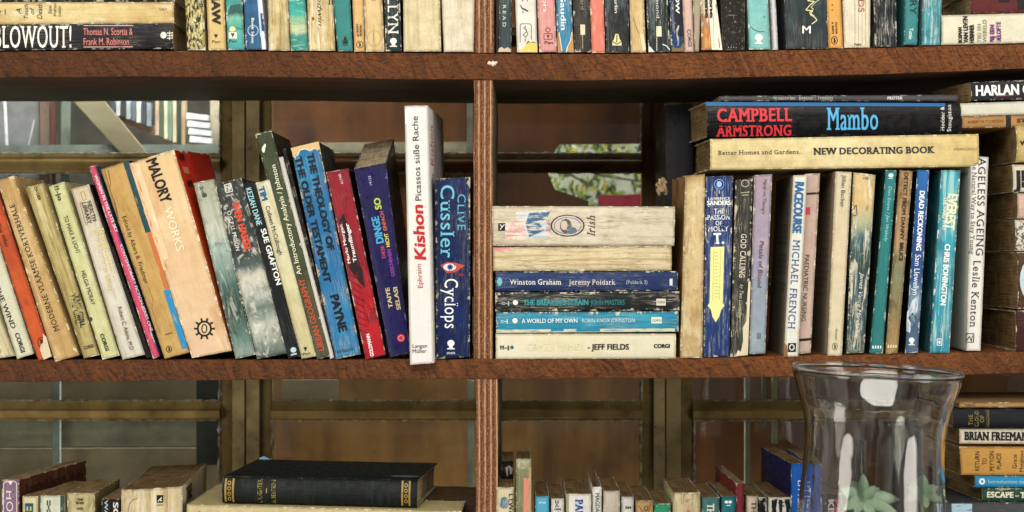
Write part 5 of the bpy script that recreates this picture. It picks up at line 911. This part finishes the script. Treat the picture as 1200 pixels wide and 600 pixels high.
def casement(label, x0, x1, px0, px1, pu0=None, pu1=None, vb=(), dark_top=False):
    w = empty('casement_window', ((((x0+x1)/2)-600)*PX*1.16, 300*PX, (300-700)*PX*1.16), label, 'window', 'casement windows behind the bookcase')
    pu0 = px0 if pu0 is None else pu0; pu1 = px1 if pu1 is None else pu1
    # stiles and rails
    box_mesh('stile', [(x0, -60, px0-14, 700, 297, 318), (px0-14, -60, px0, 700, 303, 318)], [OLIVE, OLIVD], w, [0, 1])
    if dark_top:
        box_mesh('stile', [(px1+14, -60, x1, 300, 297, 318), (px1, -60, px1+14, 300, 303, 318), (px1+14, 300, x1, 700, 297, 318), (px1, 300, px1+14, 700, 303, 318)], [OLIVE, OLIVD, SHADED], w, [2, 2, 0, 1])
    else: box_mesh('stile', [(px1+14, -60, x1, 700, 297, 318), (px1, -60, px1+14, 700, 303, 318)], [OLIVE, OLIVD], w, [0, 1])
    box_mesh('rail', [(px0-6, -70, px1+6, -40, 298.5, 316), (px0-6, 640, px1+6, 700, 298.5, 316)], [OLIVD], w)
    for yc, up in ((42, 1), (190, 1), (335, 1), (480, 0), (625, 0)):
        # glazing bar: a ridge whose lit and shaded faces are painted in two tones
        vs = []; k = (CAM+298)/CAM
        h0, h1 = (-10, 12)
        ring = [(yc+h0, 312), (yc+h0, 303), (yc+h0+5, 300), (yc-1, 293.5 if up else 297), (yc+1.2, 292.5), (yc+h1-3, 295 if not up else 300), (yc+h1, 301), (yc+h1, 312)]
        xs = [px0+(px1-px0)*i/12 for i in range(13)]
        for x in xs:
            for y, d in ring: vs.append(Vector(((x-600)*PX*k, d*PX, (300-y+mn.noise(Vector((x*.03, yc, 0)))*.8)*PX*k))-Vector(w.location))
        n = 8; fs = []; mi = []
        for i in range(12):
            for j in range(n):
                a = i*n+j; b_ = i*n+(j+1) % n; fs.append((a, b_, b_+n, a+n)); mi.append((0 if j in (2, ) and up else 1) if up else (0 if j in (4, 5) else 1))
        mesh_obj('glazing_bar', vs, fs, [SHADED, SHADED] if dark_top and up else [GOLD, OLIVD], mi, w)
        jag('putty', [(px0, yc+h1+.6, px1, yc+h1+.6), (px0, yc+h0-.4, px1, yc+h0-.4)], w, 300, 1.0)
    for vx in vb:
        box_mesh('upright_bar', [(vx-5, -40, vx+5, 640, 301, 314)], [OLIVD], w)
    jag('putty', [(px1-1.5, 492, px1-1.5, 640), (px0+1, 492, px0+1, 640), (px1-.8, 445, px1-.8, 470), (px1-.8, 110, px1-.8, 180)], w, 301, 1.5)
    ys = [-45, 32, 54, 180, 202, 325, 347, 470, 492, 615, 637, 660]
    for i in range(0, len(ys), 2):
        box_mesh('pane', [(px0-3, ys[i]-3, px1+3, ys[i+1]+3, 306, 308)], [PANE], w, bevel=0)
    return w
W1 = casement('left casement with olive frame showing a pale upright pole outside', -330, 286.5, -310, 258)
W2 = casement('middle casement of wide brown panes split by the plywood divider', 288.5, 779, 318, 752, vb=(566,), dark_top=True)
W3 = casement('right casement behind the vase with chipped paint on its stile', 780.8, 1420, 812, 1396, vb=(1090,))
# chipped paint on the right casement
vs = []; fs = []; rr = random.Random(4)
for cx, cy, r in ((792, 478, 2), (796, 483, 1.6), (791, 492, 3.2), (795, 496, 2), (797, 474, 1.2), (789, 486, 1.2)):
    k = (CAM+297)/CAM; a = len(vs); n = 7
    for i in range(n):
        q = r*rr.uniform(.5, 1.2); vs.append(Vector(((cx+q*math.cos(TAU*i/n)-600)*PX*k, 296.6*PX, (300-cy-q*math.sin(TAU*i/n))*PX*k))-Vector(W3.location))
    fs.append(tuple(range(a, a+n)))
t = NT('bare_primer'); mesh_obj('chipped_paint', vs, fs, t.out('#a9a48e', .8), None, W3)

# ================================================================ outside the windows
def slab(name, label, cat, pts, d, th, mat, group=None, parent=None):
    k = (CAM+d)/CAM; n = len(pts); vs = []
    for dd in (d, d+th):
        for x, y in pts: vs.append(Vector(((x-600)*PX*k, dd*PX, (300-y)*PX*k)))
    org = sum(vs, Vector())/len(vs) if parent is None else Vector(parent.location)
    fs = [tuple(range(n)), tuple(range(2*n-1, n-1, -1))] + [(i, (i+1) % n, n+(i+1) % n, n+i) for i in range(n)]
    o = mesh_obj(name, [v-org for v in vs], fs, mat, None, parent)
    if parent is None:
        o.location = org; o['label'] = label; o['category'] = cat
        if group: o['group'] = group
    return o
BROWN = wood_plain('outside_brown_timber', '#6a4018', '#42240e', 'z', sc_=.35, stainc='#170d07')
DBRN = wood_plain('outside_dark_timber', '#4c3018', '#33200f', 'z', sc_=.3, stainc='#120b06')
WARM = wood_plain('outside_warm_timber', '#94703f', '#5c3e20', 'z', sc_=.35, stainc='#301c10')
GREYW = wood_plain('outside_grey_timber', '#a9a48c', '#837d66', 'x', stainc='#35322a')
GREYB = wood_plain('outside_grey_sheet', '#8a7c62', '#74674e', 'x', sc_=.4, stainc='#3a352b')
def flat(name, col, r=.7):
    t = NT(name); o = t.obj(); return t.out(t.mix(t.rng(t.noise(o, 40, 4, .65), .35, .7, 0, .5), col, '#4a453c'), r)
# brown boards behind the middle casement, with the opening onto the garden
slab('timber_board', 'dark brown timber board outside the middle casement with a slanted edge onto the garden', 'board', [(280, -80), (775, -80), (775, 168), (656, 169), (652, 174), (641, 200), (650, 222), (668, 228), (690, 236), (690, 300), (280, 300)], 430, 8, BROWN)
slab('timber_board', 'brown timber board beside the patch of garden at the divider right stile', 'board', [(752, 168.5), (790, 170), (790, 440), (752, 440)], 427, 8, DBRN)
slab('pale_ledge', 'pale weathered ledge outside behind the tall white book', 'ledge', [(372, 167), (553, 166), (553, 178), (372, 179)], 420, 7, GREYW)
slab('timber_wall', 'warm brown boarded wall seen through the lower panes', 'wall', [(285, 440), (780, 440), (780, 720), (285, 720)], 410, 8, WARM)
slab('timber_wall', 'dark brown boarded wall seen through the right casement', 'wall', [(781, -80), (1450, -80), (1450, 720), (781, 720)], 412, 8, BROWN)
slab('grey_sheet', 'brownish grey sheet seen through the lower left panes', 'board', [(-300, 527), (283, 525), (283, 720), (-300, 720)], 380, 6, GREYB)
slab('grey_plank', 'weathered grey plank seen through the lower left pane', 'plank', [(-300, 494), (283, 490), (283, 522), (-300, 525)], 360, 8, GREYW)
slab('grey_plank', 'dull brown grey plank seen through the narrow upper strip of the lower left pane', 'plank', [(-300, 430), (283, 430), (283, 488), (-300, 490)], 385, 6, GREYB)
slab('pale_pole', 'pale upright square pole outside the lower left panes', 'pole', [(62, 400), (70, 400), (69.5, 700), (61, 700)], 345, 8, flat('pale_pole_paint', '#9aa6a4'))
slab('dark_post', 'dark post end outside the corner of the lower left window', 'post', [(230, 430), (256, 430), (256, 545), (230, 545)], 350, 8, flat('dark_post_paint', '#1c221e'))
for i, (a, b_) in enumerate(((330, 396),)):
    slab('timber_patch', ['lighter board patch at the left of the middle pane above', 'ochre board patch near the lower divider outside'][i], 'board', [(a, 445 if i == 0 else 500), (b_, 445 if i == 0 else 500), (b_, 470 if i == 0 else 600), (a, 470 if i == 0 else 600)], 395, 6, [GREYB, flat('ochre_patch', '#6b4a22')][i])
# upper left pane: room reflections built as solid pieces behind the glass
slab('grey_sheet', 'dark scratched grey panel reflected in the upper left pane', 'panel', [(-300, 100), (46, 100), (46, 330), (-300, 330)], 440, 6, flat('reflected_panel_paint', '#77767a'))  # a reflection built as a solid piece, not a sheet outside
slab('reflected_rod', 'thin white rod against the grey panel in the reflection', 'rod', [(3.5, 110), (6, 110), (10.5, 205), (8, 205)], 425, 3, flat('reflected_rod_paint', '#d8dadc'))
slab('reflected_rod', 'short slanted white wire against the grey panel in the reflection', 'rod', [(39.5, 140), (40.6, 141), (32.5, 176), (31.4, 175)], 425, 1.5, flat('reflected_wire_paint', '#c8cacc'))
slab('reflected_batten', 'pinkish brown batten beside the grey panel in the reflection', 'batten', [(47, 100), (58, 100), (58, 330), (47, 330)], 436, 6, flat('reflected_pink_batten', '#80665a'))
slab('reflected_batten', 'thin dark red batten reflected in the upper left pane', 'batten', [(60, 100), (63.5, 100), (65, 330), (61, 330)], 430, 5, flat('reflected_red_batten', '#5a2a24'))
slab('reflected_batten', 'grey green batten reflected in the upper left pane', 'batten', [(72, 100), (82, 100), (79, 330), (70, 330)], 430, 5, flat('reflected_green_batten', '#6e7a70'))
slab('reflected_plank', 'reflected tan plank slanting down across the upper left pane', 'plank', [(84, 116), (120, 116), (176, 184), (148, 186)], 415, 6, wood_plain('reflected_plank_wood', '#8c836c', '#787058', 'x', stainc='#6e6048'))
slab('reflected_board', 'reflected brown sloping shelf board carrying the far books', 'board', [(126, 128), (176, 146), (250, 182), (246, 188), (170, 154), (124, 134)], 438, 20, flat('reflected_board_paint', '#8a6a52'))
slab('reflected_ledge', 'reflected pale grey ledge along the foot of the upper left pane', 'ledge', [(-300, 171), (262, 169), (262, 181), (-300, 183)], 418, 12, flat('reflected_ledge_paint', '#7c8480'))
rr = random.Random(9)
fb = []
for i in range(8): fb.append((130+i*6.0, 116+i*.6, 135+i*6.0, 133+i*2.1, ['#3a4a5c', '#c9ccd0', '#26282c', '#a8b4bc', '#5c6c7c', '#dcdcd8', '#34404c', '#8a98a4'][i], ['dark blue', 'white', 'black', 'pale grey', 'steel blue', 'bright white', 'navy', 'blue grey'][i]))
for i in range(7): fb.append((182+i*5.1, 112, 186.4+i*5.1, 158+i*2.2, ['#c2a890', '#4a5c44', '#d0c8b4', '#6c8c70', '#c8b8a4', '#2c3a2c', '#b0987c'][i], ['tan', 'moss green', 'cream', 'sage', 'beige', 'black green', 'brown'][i]))
for n_, (a, y0, b_, y1, c_, lab) in enumerate(fb):
    slab('reflected_book', 'tiny %s book on the sloping board reflected in the upper left pane' % lab, 'book', [(a, y0), (b_, y0), (b_, y1), (a, y1)], 434, 14, flat('reflected_book_cover', c_), 'far books reflected in the upper left pane')
for i in range(4):
    slab('reflected_book', ['topmost', 'second', 'third', 'lowest'][i]+' bluish white book of the reflected far pile', 'book', [(219+i*1.2, 132+i*9), (244+i*1.5, 135+i*9), (243+i*1.5, 141+i*9), (218+i*1.2, 139+i*9)], 426, 12, flat('reflected_white_cover', '#f0f6fa'), 'far white books reflected in the upper left pane')
slab('reflected_curtain', 'reflected pale beige curtain strip at the right of the upper left pane', 'curtain', [(246, 110), (275, 110), (275, 200), (248, 200)], 440, 5, flat('reflected_curtain_cloth', '#a89c88'))
for a, y0, b_, y1, c_, lab in ((547, 100, 554, 178, '#c9cdc4', 'pale strip for lit putty at the right of the upper middle pane'), (548, 446, 555, 640, '#b9c4bc', 'pale strip for lit putty beside the lower plywood divider'), (873, 440, 879, 640, '#aeb4a0', 'pale slim strip for a pane reflection just left of the vase'), (905, 440, 911, 520, '#a8b88c', 'pale green slim strip for a pane reflection beside the vase'), (893, 440, 898, 500, '#8c8478', 'dull slim strip for a pane reflection between the pale ones')):  # lit putty and pane reflections built as upright strips behind the glass
    slab('light_strip', lab, 'post', [(a, y0), (b_, y0), (b_, y1), (a, y1)], 350, 5, flat('light_strip_paint', c_), 'strips of built light behind the panes')
slab('paper_slip', 'light blue paper slip sticking out behind the black cloth hardback', 'bookmark', [(304, 536.5), (309, 534.5), (323, 541), (319, 560), (303, 560)], 165, .6, flat('blue_paper', '#7fb6dc'))
slab('outer_wall', 'dark far wall closing the view outside the windows', 'wall', [(-500, -200), (1700, -200), (1700, 900), (-500, 900)], 1000, 20, flat('outer_wall_paint', '#2a2620'))
# the garden
def lf_mat():
    t = NT('garden_leaves'); g = t.n('ShaderNodeNewGeometry')
    c = t.ramp(g.outputs['Random Per Island'], [(0, '#2f4a20'), (.3, '#4d7030'), (.55, '#7a9a4a'), (.75, '#a9b850'), (.86, '#d0c040'), (1, '#c4ccb8')])
    return t.out(c, .5)
LF = lf_mat()
shrub = empty('garden_shrub', ((720-600)*PX*1.4, 720*PX, (300-260)*PX*1.4), 'sunlit green and yellow shrub seen through the small opening', 'shrub')
vs = []; fs = []; rr = random.Random(12)
for i in range(1500):
    x = rr.uniform(600, 810); y = rr.uniform(120, 262); d = rr.uniform(640, 760); k = (CAM+d)/CAM
    c = Vector(((x-600)*PX*k, d*PX, (300-y)*PX*k))-Vector(shrub.location)
    if mn.noise(Vector((x*.03, y*.03, 1))) < -.22: continue
    a = rr.uniform(0, TAU); L = rr.uniform(3.5, 9)*PX; e = Vector((math.cos(a), rr.uniform(-.4, .4), math.sin(a))).normalized(); f = e.cross(Vector((rr.uniform(-.5, .5), 1, rr.uniform(-.5, .5)))).normalized()
    n = len(vs); vs += [c-e*L, c-e*L*.3+f*L*.42, c+e*L*.5+f*L*.33, c+e*L, c+e*L*.5-f*L*.33, c-e*L*.3-f*L*.42]; fs.append(tuple(range(n, n+6)))
mesh_obj('leaves', vs, fs, LF, None, shrub)
vs = []; fs = []
for (xa, ya), (xb, yb) in (((652, 262), (706, 196)), ((706, 196), (724, 150)), ((690, 216), (640, 190)), ((700, 205), (760, 214))):
    k = (CAM+690)/CAM; L = math.hypot(xb-xa, yb-ya); nx, ny = -(yb-ya)/L*1.6, (xb-xa)/L*1.6; a = len(vs)
    for x, y, s_ in ((xa, ya, 1), (xb, yb, .7)):
        for p, q in ((nx, 0), (0, -1.6), (-nx, 0), (0, 1.6)):
            vs.append(Vector(((x+p*s_-600)*PX*k, (690+q)*PX, (300-y-(ny if p > 0 else -ny if p < 0 else 0)*s_)*PX*k))-Vector(shrub.location))
    fs += [(a+i, a+(i+1) % 4, a+4+(i+1) % 4, a+4+i) for i in range(4)]
mesh_obj('branch', vs, fs, flat('branch_bark', '#5a4c3a'), None, shrub)
slab('garden_wall', 'pale grey wall behind the shrub outside', 'wall', [(560, 60), (850, 60), (850, 330), (560, 330)], 820, 10, flat('garden_wall_paint', '#a8aca0'))
slab('pink_cloth', 'bright pink cloth at the foot of the garden opening', 'cloth', [(700, 229), (790, 226), (790, 262), (704, 262)], 620, 5, flat('pink_cloth_dye', '#d8405c'))

def crumple(name, label, cat, cx, cy, d, rx, ry, col, seed):
    k = (CAM+d)/CAM; vs = []; fs = []; m, n = 9, 14
    for j in range(m+1):
        th = math.pi*j/m
        for i in range(n):
            ph = TAU*i/n; v = Vector((math.sin(th)*math.cos(ph), math.sin(th)*math.sin(ph), math.cos(th)))
            q = 1+.75*mn.noise(v*1.6+Vector((seed, 0, 0)))+.35*mn.noise(v*4+Vector((0, seed, 0)))
            vs.append(Vector((v.x*rx*q, v.y*rx*q, v.z*ry*q))*PX*k)
    for j in range(m):
        for i in range(n): fs.append((j*n+i, j*n+(i+1) % n, (j+1)*n+(i+1) % n, (j+1)*n+i))
    o = mesh_obj(name, vs, fs, flat(name+'_paper', col), None, None); o.location = ((cx-600)*PX*k, d*PX, (300-cy)*PX*k)
    o['label'] = label; o['category'] = cat
crumple('torn_scrap', 'crumpled tan paper scrap poking out beside the tan coverless book', 'scrap', 775, 219, 40, 7, 9, '#a88e68', 3)
# ================================================================ glass vase with cuttings
VD = -150; VK = (CAM+VD)/CAM
def lathe(name, prof, cx, cy0, mat, parent, seg=72, tilt=0, closed=False, org=None):
    """prof: (radius, y) in apparent pixels at depth VD"""
    vs = []; fs = []
    for r, y in prof:
        for i in range(seg):
            a = TAU*i/seg; vs.append(Vector((r*math.cos(a), r*math.sin(a), (cy0-y)))*PX*VK)
    n = len(prof)
    for j in range(n-1 if not closed else n):
        for i in range(seg):
            a = j*seg+i; b_ = j*seg+(i+1) % seg; c = ((j+1) % n)*seg
            fs.append((a, b_, c+(i+1) % seg, c+i))
    from mathutils import Matrix
    R = Matrix.Rotation(tilt, 4, 'Y')
    o = Vector(((cx-600)*PX*VK, VD*PX, (300-cy0)*PX*VK))
    vs = [R @ v + o - Vector(parent.location) for v in vs]
    o = mesh_obj(name, vs, fs, mat, None, parent, None, True)
    import bmesh
    bm = bmesh.new(); bm.from_mesh(o.data); bmesh.ops.recalc_face_normals(bm, faces=bm.faces); bm.to_mesh(o.data); bm.free()
    return o
VASE = thin_glass('vase_glass', '#eceae6', .5, .02, .03, .04, 0, .3)
RIMG = thin_glass('vase_rim_glass', '#c9cdcc', .62, .12)
VB = 716
def solid_glass(name, tint, wave, mixf):
    t = NT(name); g = t.n('ShaderNodeBsdfGlass'); g.inputs['Color'].default_value = lin(tint); g.inputs['Roughness'].default_value = .0; g.inputs['IOR'].default_value = 1.48
    t.put(g.inputs['Normal'], t.bump(t.noise(t.mapping(t.obj(), (1, 1, .4)), 30, 2, .5, .5), wave, .003))
    tr = t.n('ShaderNodeBsdfTransparent'); m = t.n('ShaderNodeMixShader'); m.inputs[0].default_value = mixf; t.t.links.new(tr.outputs[0], m.inputs[1]); t.t.links.new(g.outputs[0], m.inputs[2])
    o = t.n('ShaderNodeOutputMaterial'); t.t.links.new(m.outputs[0], o.inputs[0]); return t.m
VASE = solid_glass('vase_glass', '#fdfdfc', .25, 1.0); RIMG = solid_glass('vase_rim_glass', '#fafafa', .1, .9)
vase = empty('glass_vase', ((1030-600)*PX*VK, VD*PX, (300-VB)*PX*VK), 'large clear waisted glass vase holding green cuttings in front of the shelves', 'vase')
prof_o = [(98, 438), (96.5, 443), (93, 455), (89, 467), (85, 480), (82, 493), (80.5, 508), (80.3, 525), (81, 545), (82.4, 565), (84, 590), (86, 620), (88, 650), (90, 690), (88, 708), (80, 714), (40, 716), (1, 716)]
lathe('wall', prof_o + [(1, 710), (40, 709), (77, 706), (84, 698)] + [(r-2.3, y) for r, y in reversed(prof_o[:14])] + [(96, 435.5), (97.5, 435.8)], 1016, 716, VASE, vase, tilt=math.radians(2.4), closed=True)
rim = [(97.2+2.6*math.cos(TAU*i/10), 434.6+2.4*math.sin(TAU*i/10)-1.6) for i in range(10)]
lathe('rim', rim, 1016, 716, RIMG, vase, tilt=math.radians(2.4), closed=True)
TUBE = thin_glass('tube_glass', '#e6e8e6', .5, .012, .0, .10, 0, .3)
def tube(cx, top_, r, dd, label):
    global VD, VK
    old = VD; VD = old+dd; VK = (CAM+VD)/CAM
    e = empty('glass_tube', ((cx-600)*PX*VK, VD*PX, (300-704)*PX*VK), label, 'glass tube', 'glass tubes inside the vase')
    lathe('wall', [(r*1.05, top_), (r*.95, top_+6), (r, top_+20), (r, 690), (r*.7, 703), (.5, 704), (.5, 701), (r*.6, 699), (r-1.4, 688), (r-1.4, top_+20), (r*.95-1.2, top_+6), (r*1.05-1.2, top_)], cx, 704, TUBE, e, 40, closed=True)
    VD = old; VK = (CAM+VD)/CAM
tube(1062, 497, 20, 10, 'wide clear glass tube inside the vase')
tube(1006, 516, 8, 12, 'narrow clear glass tube inside the vase')
# succulent cuttings
def leafm():
    t = NT('succulent_leaf'); o = t.obj()
    c = t.mix(t.rng(t.noise(o, 60, 3), .3, .7), '#a6bb9c', '#7c9d7e'); return t.out(c, .45, None, .4)
LEAF = leafm(); t = NT('yellow_cutting'); YEL = t.out('#c9c46a', .5)
def cutting(label, cx, cy, leaves, d):
    k = (CAM+d)/CAM
    e = empty('succulent_cutting', ((cx-600)*PX*k, d*PX, (300-cy-60)*PX*k), label, 'plant', 'succulent cuttings in the vase')
    base = Vector(((cx-600)*PX*k, d*PX, (300-cy)*PX*k))-Vector(e.location)
    for ang, L, w, dz, fw in leaves:
        vs = []; fs = []; m = 10; n = 8
        a = math.radians(ang); dirv = Vector((math.cos(a), -fw, math.sin(a))).normalized()
        side = dirv.cross(Vector((0, -1, .25))).normalized(); up = side.cross(dirv)
        for j in range(m+1):
            f = j/m; wd = w*(math.sin(math.pi*min(1, f**.8*1.0))**.75)*(.35+.65*(f < 2)) if 0 < f < 1 else .2
            c = base+dirv*L*f*PX + Vector((0, 0, -dz*f*f))*PX
            for i in range(n):
                q = TAU*i/n; vs.append(c+side*math.cos(q)*wd*PX+up*math.sin(q)*wd*.3*PX)
        for j in range(m):
            for i in range(n): fs.append((j*n+i, j*n+(i+1) % n, (j+1)*n+(i+1) % n, (j+1)*n+i))
        mesh_obj('leaf', vs, fs, LEAF, None, e, None, True)
    vs = []; fs = []
    for j in range(5):
        for i in range(6): vs.append(base+Vector((math.cos(TAU*i/6)*2.2+j*.6, math.sin(TAU*i/6)*2.2, 2-j*20))*PX)
    for j in range(4):
        for i in range(6): fs.append((j*6+i, j*6+(i+1) % 6, (j+1)*6+(i+1) % 6, (j+1)*6+i))
    mesh_obj('stem', vs, fs, YEL, None, e, None, True)
cutting('larger pale green rosette cutting at the left inside the vase', 1012, 586, [(92, 29, 6.5, 0, .1), (60, 22, 6, 0, .5), (150, 30, 8.5, 2, .2), (175, 28, 8, 10, .5), (18, 40, 8, 10, .25), (-8, 42, 7, 12, .5), (40, 26, 7, 4, -.3), (-60, 20, 7, 4, .8), (120, 24, 7, 0, -.3), (215, 20, 6, 4, .8)], -140)
cutting('smaller green rosette cutting at the right inside the vase', 1080, 580, [(88, 24, 7, 0, .15), (140, 20, 7, 2, .3), (35, 22, 7, 2, .3), (175, 22, 5.5, 6, .4), (5, 27, 6, 8, .4), (-70, 14, 6, 2, .8), (60, 20, 6, 0, -.4)], -138)
tab = empty('side_table', ((1030-600)*PX*VK, VD*PX, (300-1400)*PX*VK), 'small brown table carrying the glass vase below the frame', 'table')
box_mesh('tabletop', [(900, 717, 1160, 735, -260, -40)], [SHELF_M], tab, bevel=1.5, kfix=False)
for lx in (910, 1140):
    for dd in (-250, -60): box_mesh('leg', [(lx, 735.5, lx+12, 1400, dd, dd+12)], [UNDER_M], tab, kfix=False)

# ================================================================ camera, light, world
cam = bpy.data.cameras.new('camera'); co = bpy.data.objects.new('camera', cam); COL.objects.link(co)
co.location = (0, -CAM*PX, 0); co.rotation_euler = (math.pi/2, 0, 0); cam.sensor_width = 36; cam.lens = 36*CAM/1200
cam.dof.use_dof = True; cam.dof.focus_distance = CAM*PX; cam.dof.aperture_fstop = 5.6; cam.clip_end = 50; cam.clip_start = .02; sc.camera = co
w = bpy.data.worlds.new('World'); sc.world = w; w.use_nodes = True
wt = w.node_tree; bg = wt.nodes['Background']; bg.inputs[1].default_value = .23
tc = wt.nodes.new('ShaderNodeTexCoord'); nz = wt.nodes.new('ShaderNodeTexNoise'); mp = wt.nodes.new('ShaderNodeMapping'); cr = wt.nodes.new('ShaderNodeValToRGB')
wt.links.new(tc.outputs['Generated'], mp.inputs[0]); mp.inputs[3].default_value = (3.4, 3.4, 1.5); wt.links.new(mp.outputs[0], nz.inputs['Vector'])
nz.inputs['Scale'].default_value = 1.3; nz.inputs['Detail'].default_value = 4
e = cr.color_ramp.elements; e[0].position = .44; e[0].color = (.30, .27, .23, 1); e[1].position = .60; e[1].color = (2.4, 2.45, 2.4, 1)
wt.links.new(nz.outputs[0], cr.inputs[0]); wt.links.new(cr.outputs[0], bg.inputs[0])
def area(name, loc, target, sx, sy, power, col=(1, 1, 1)):
    l = bpy.data.lights.new(name, 'AREA'); l.shape = 'ELLIPSE'; l.size = sx; l.size_y = sy; l.energy = power; l.color = col
    o = bpy.data.objects.new(name, l); COL.objects.link(o); o.location = loc
    o.rotation_euler = (Vector(target)-Vector(loc)).to_track_quat('-Z', 'Y').to_euler(); return o
area('key_window_light', (-.15, -1.9, 1.2), (0, 0, 0), 2.3, .9, 50, (1, .955, .885))
area('fill_light', (2.1, -1.6, -.1), (0, .25, 0), 1.1, 1.5, 29, (1, .94, .86))  # unseen fills added on both sides to brighten frames and shelf interior
area('fill_light', (-2.1, -1.6, -.1), (0, .25, 0), 1.1, 1.5, 29, (1, .94, .86))
area('shrub_fill', (.12, .42, .75), (.12, .56, .1), .35, .15, 4.2, (1, .98, .9))  # unseen lamp added behind the boards to brighten the shrub
area('left_pane_fill', (-.42, .285, .5), (-.42, .365, .12), .6, .04, 16, (1, .98, .93))  # unseen lamp added to brighten the pieces behind the upper left pane
area('lower_pane_fill', (0, .29, -.62), (0, .35, -.2), 1.1, .05, 10, (1, .9, .74))  # unseen lamp added below to brighten the boards behind the lower panes
sc.view_settings.view_transform = 'Standard'; sc.view_settings.look = 'None'; sc.view_settings.exposure = 0
sc.cycles.use_denoising = True; sc.cycles.max_bounces = 8; sc.cycles.transparent_max_bounces = 24; sc.cycles.diffuse_bounces = 3
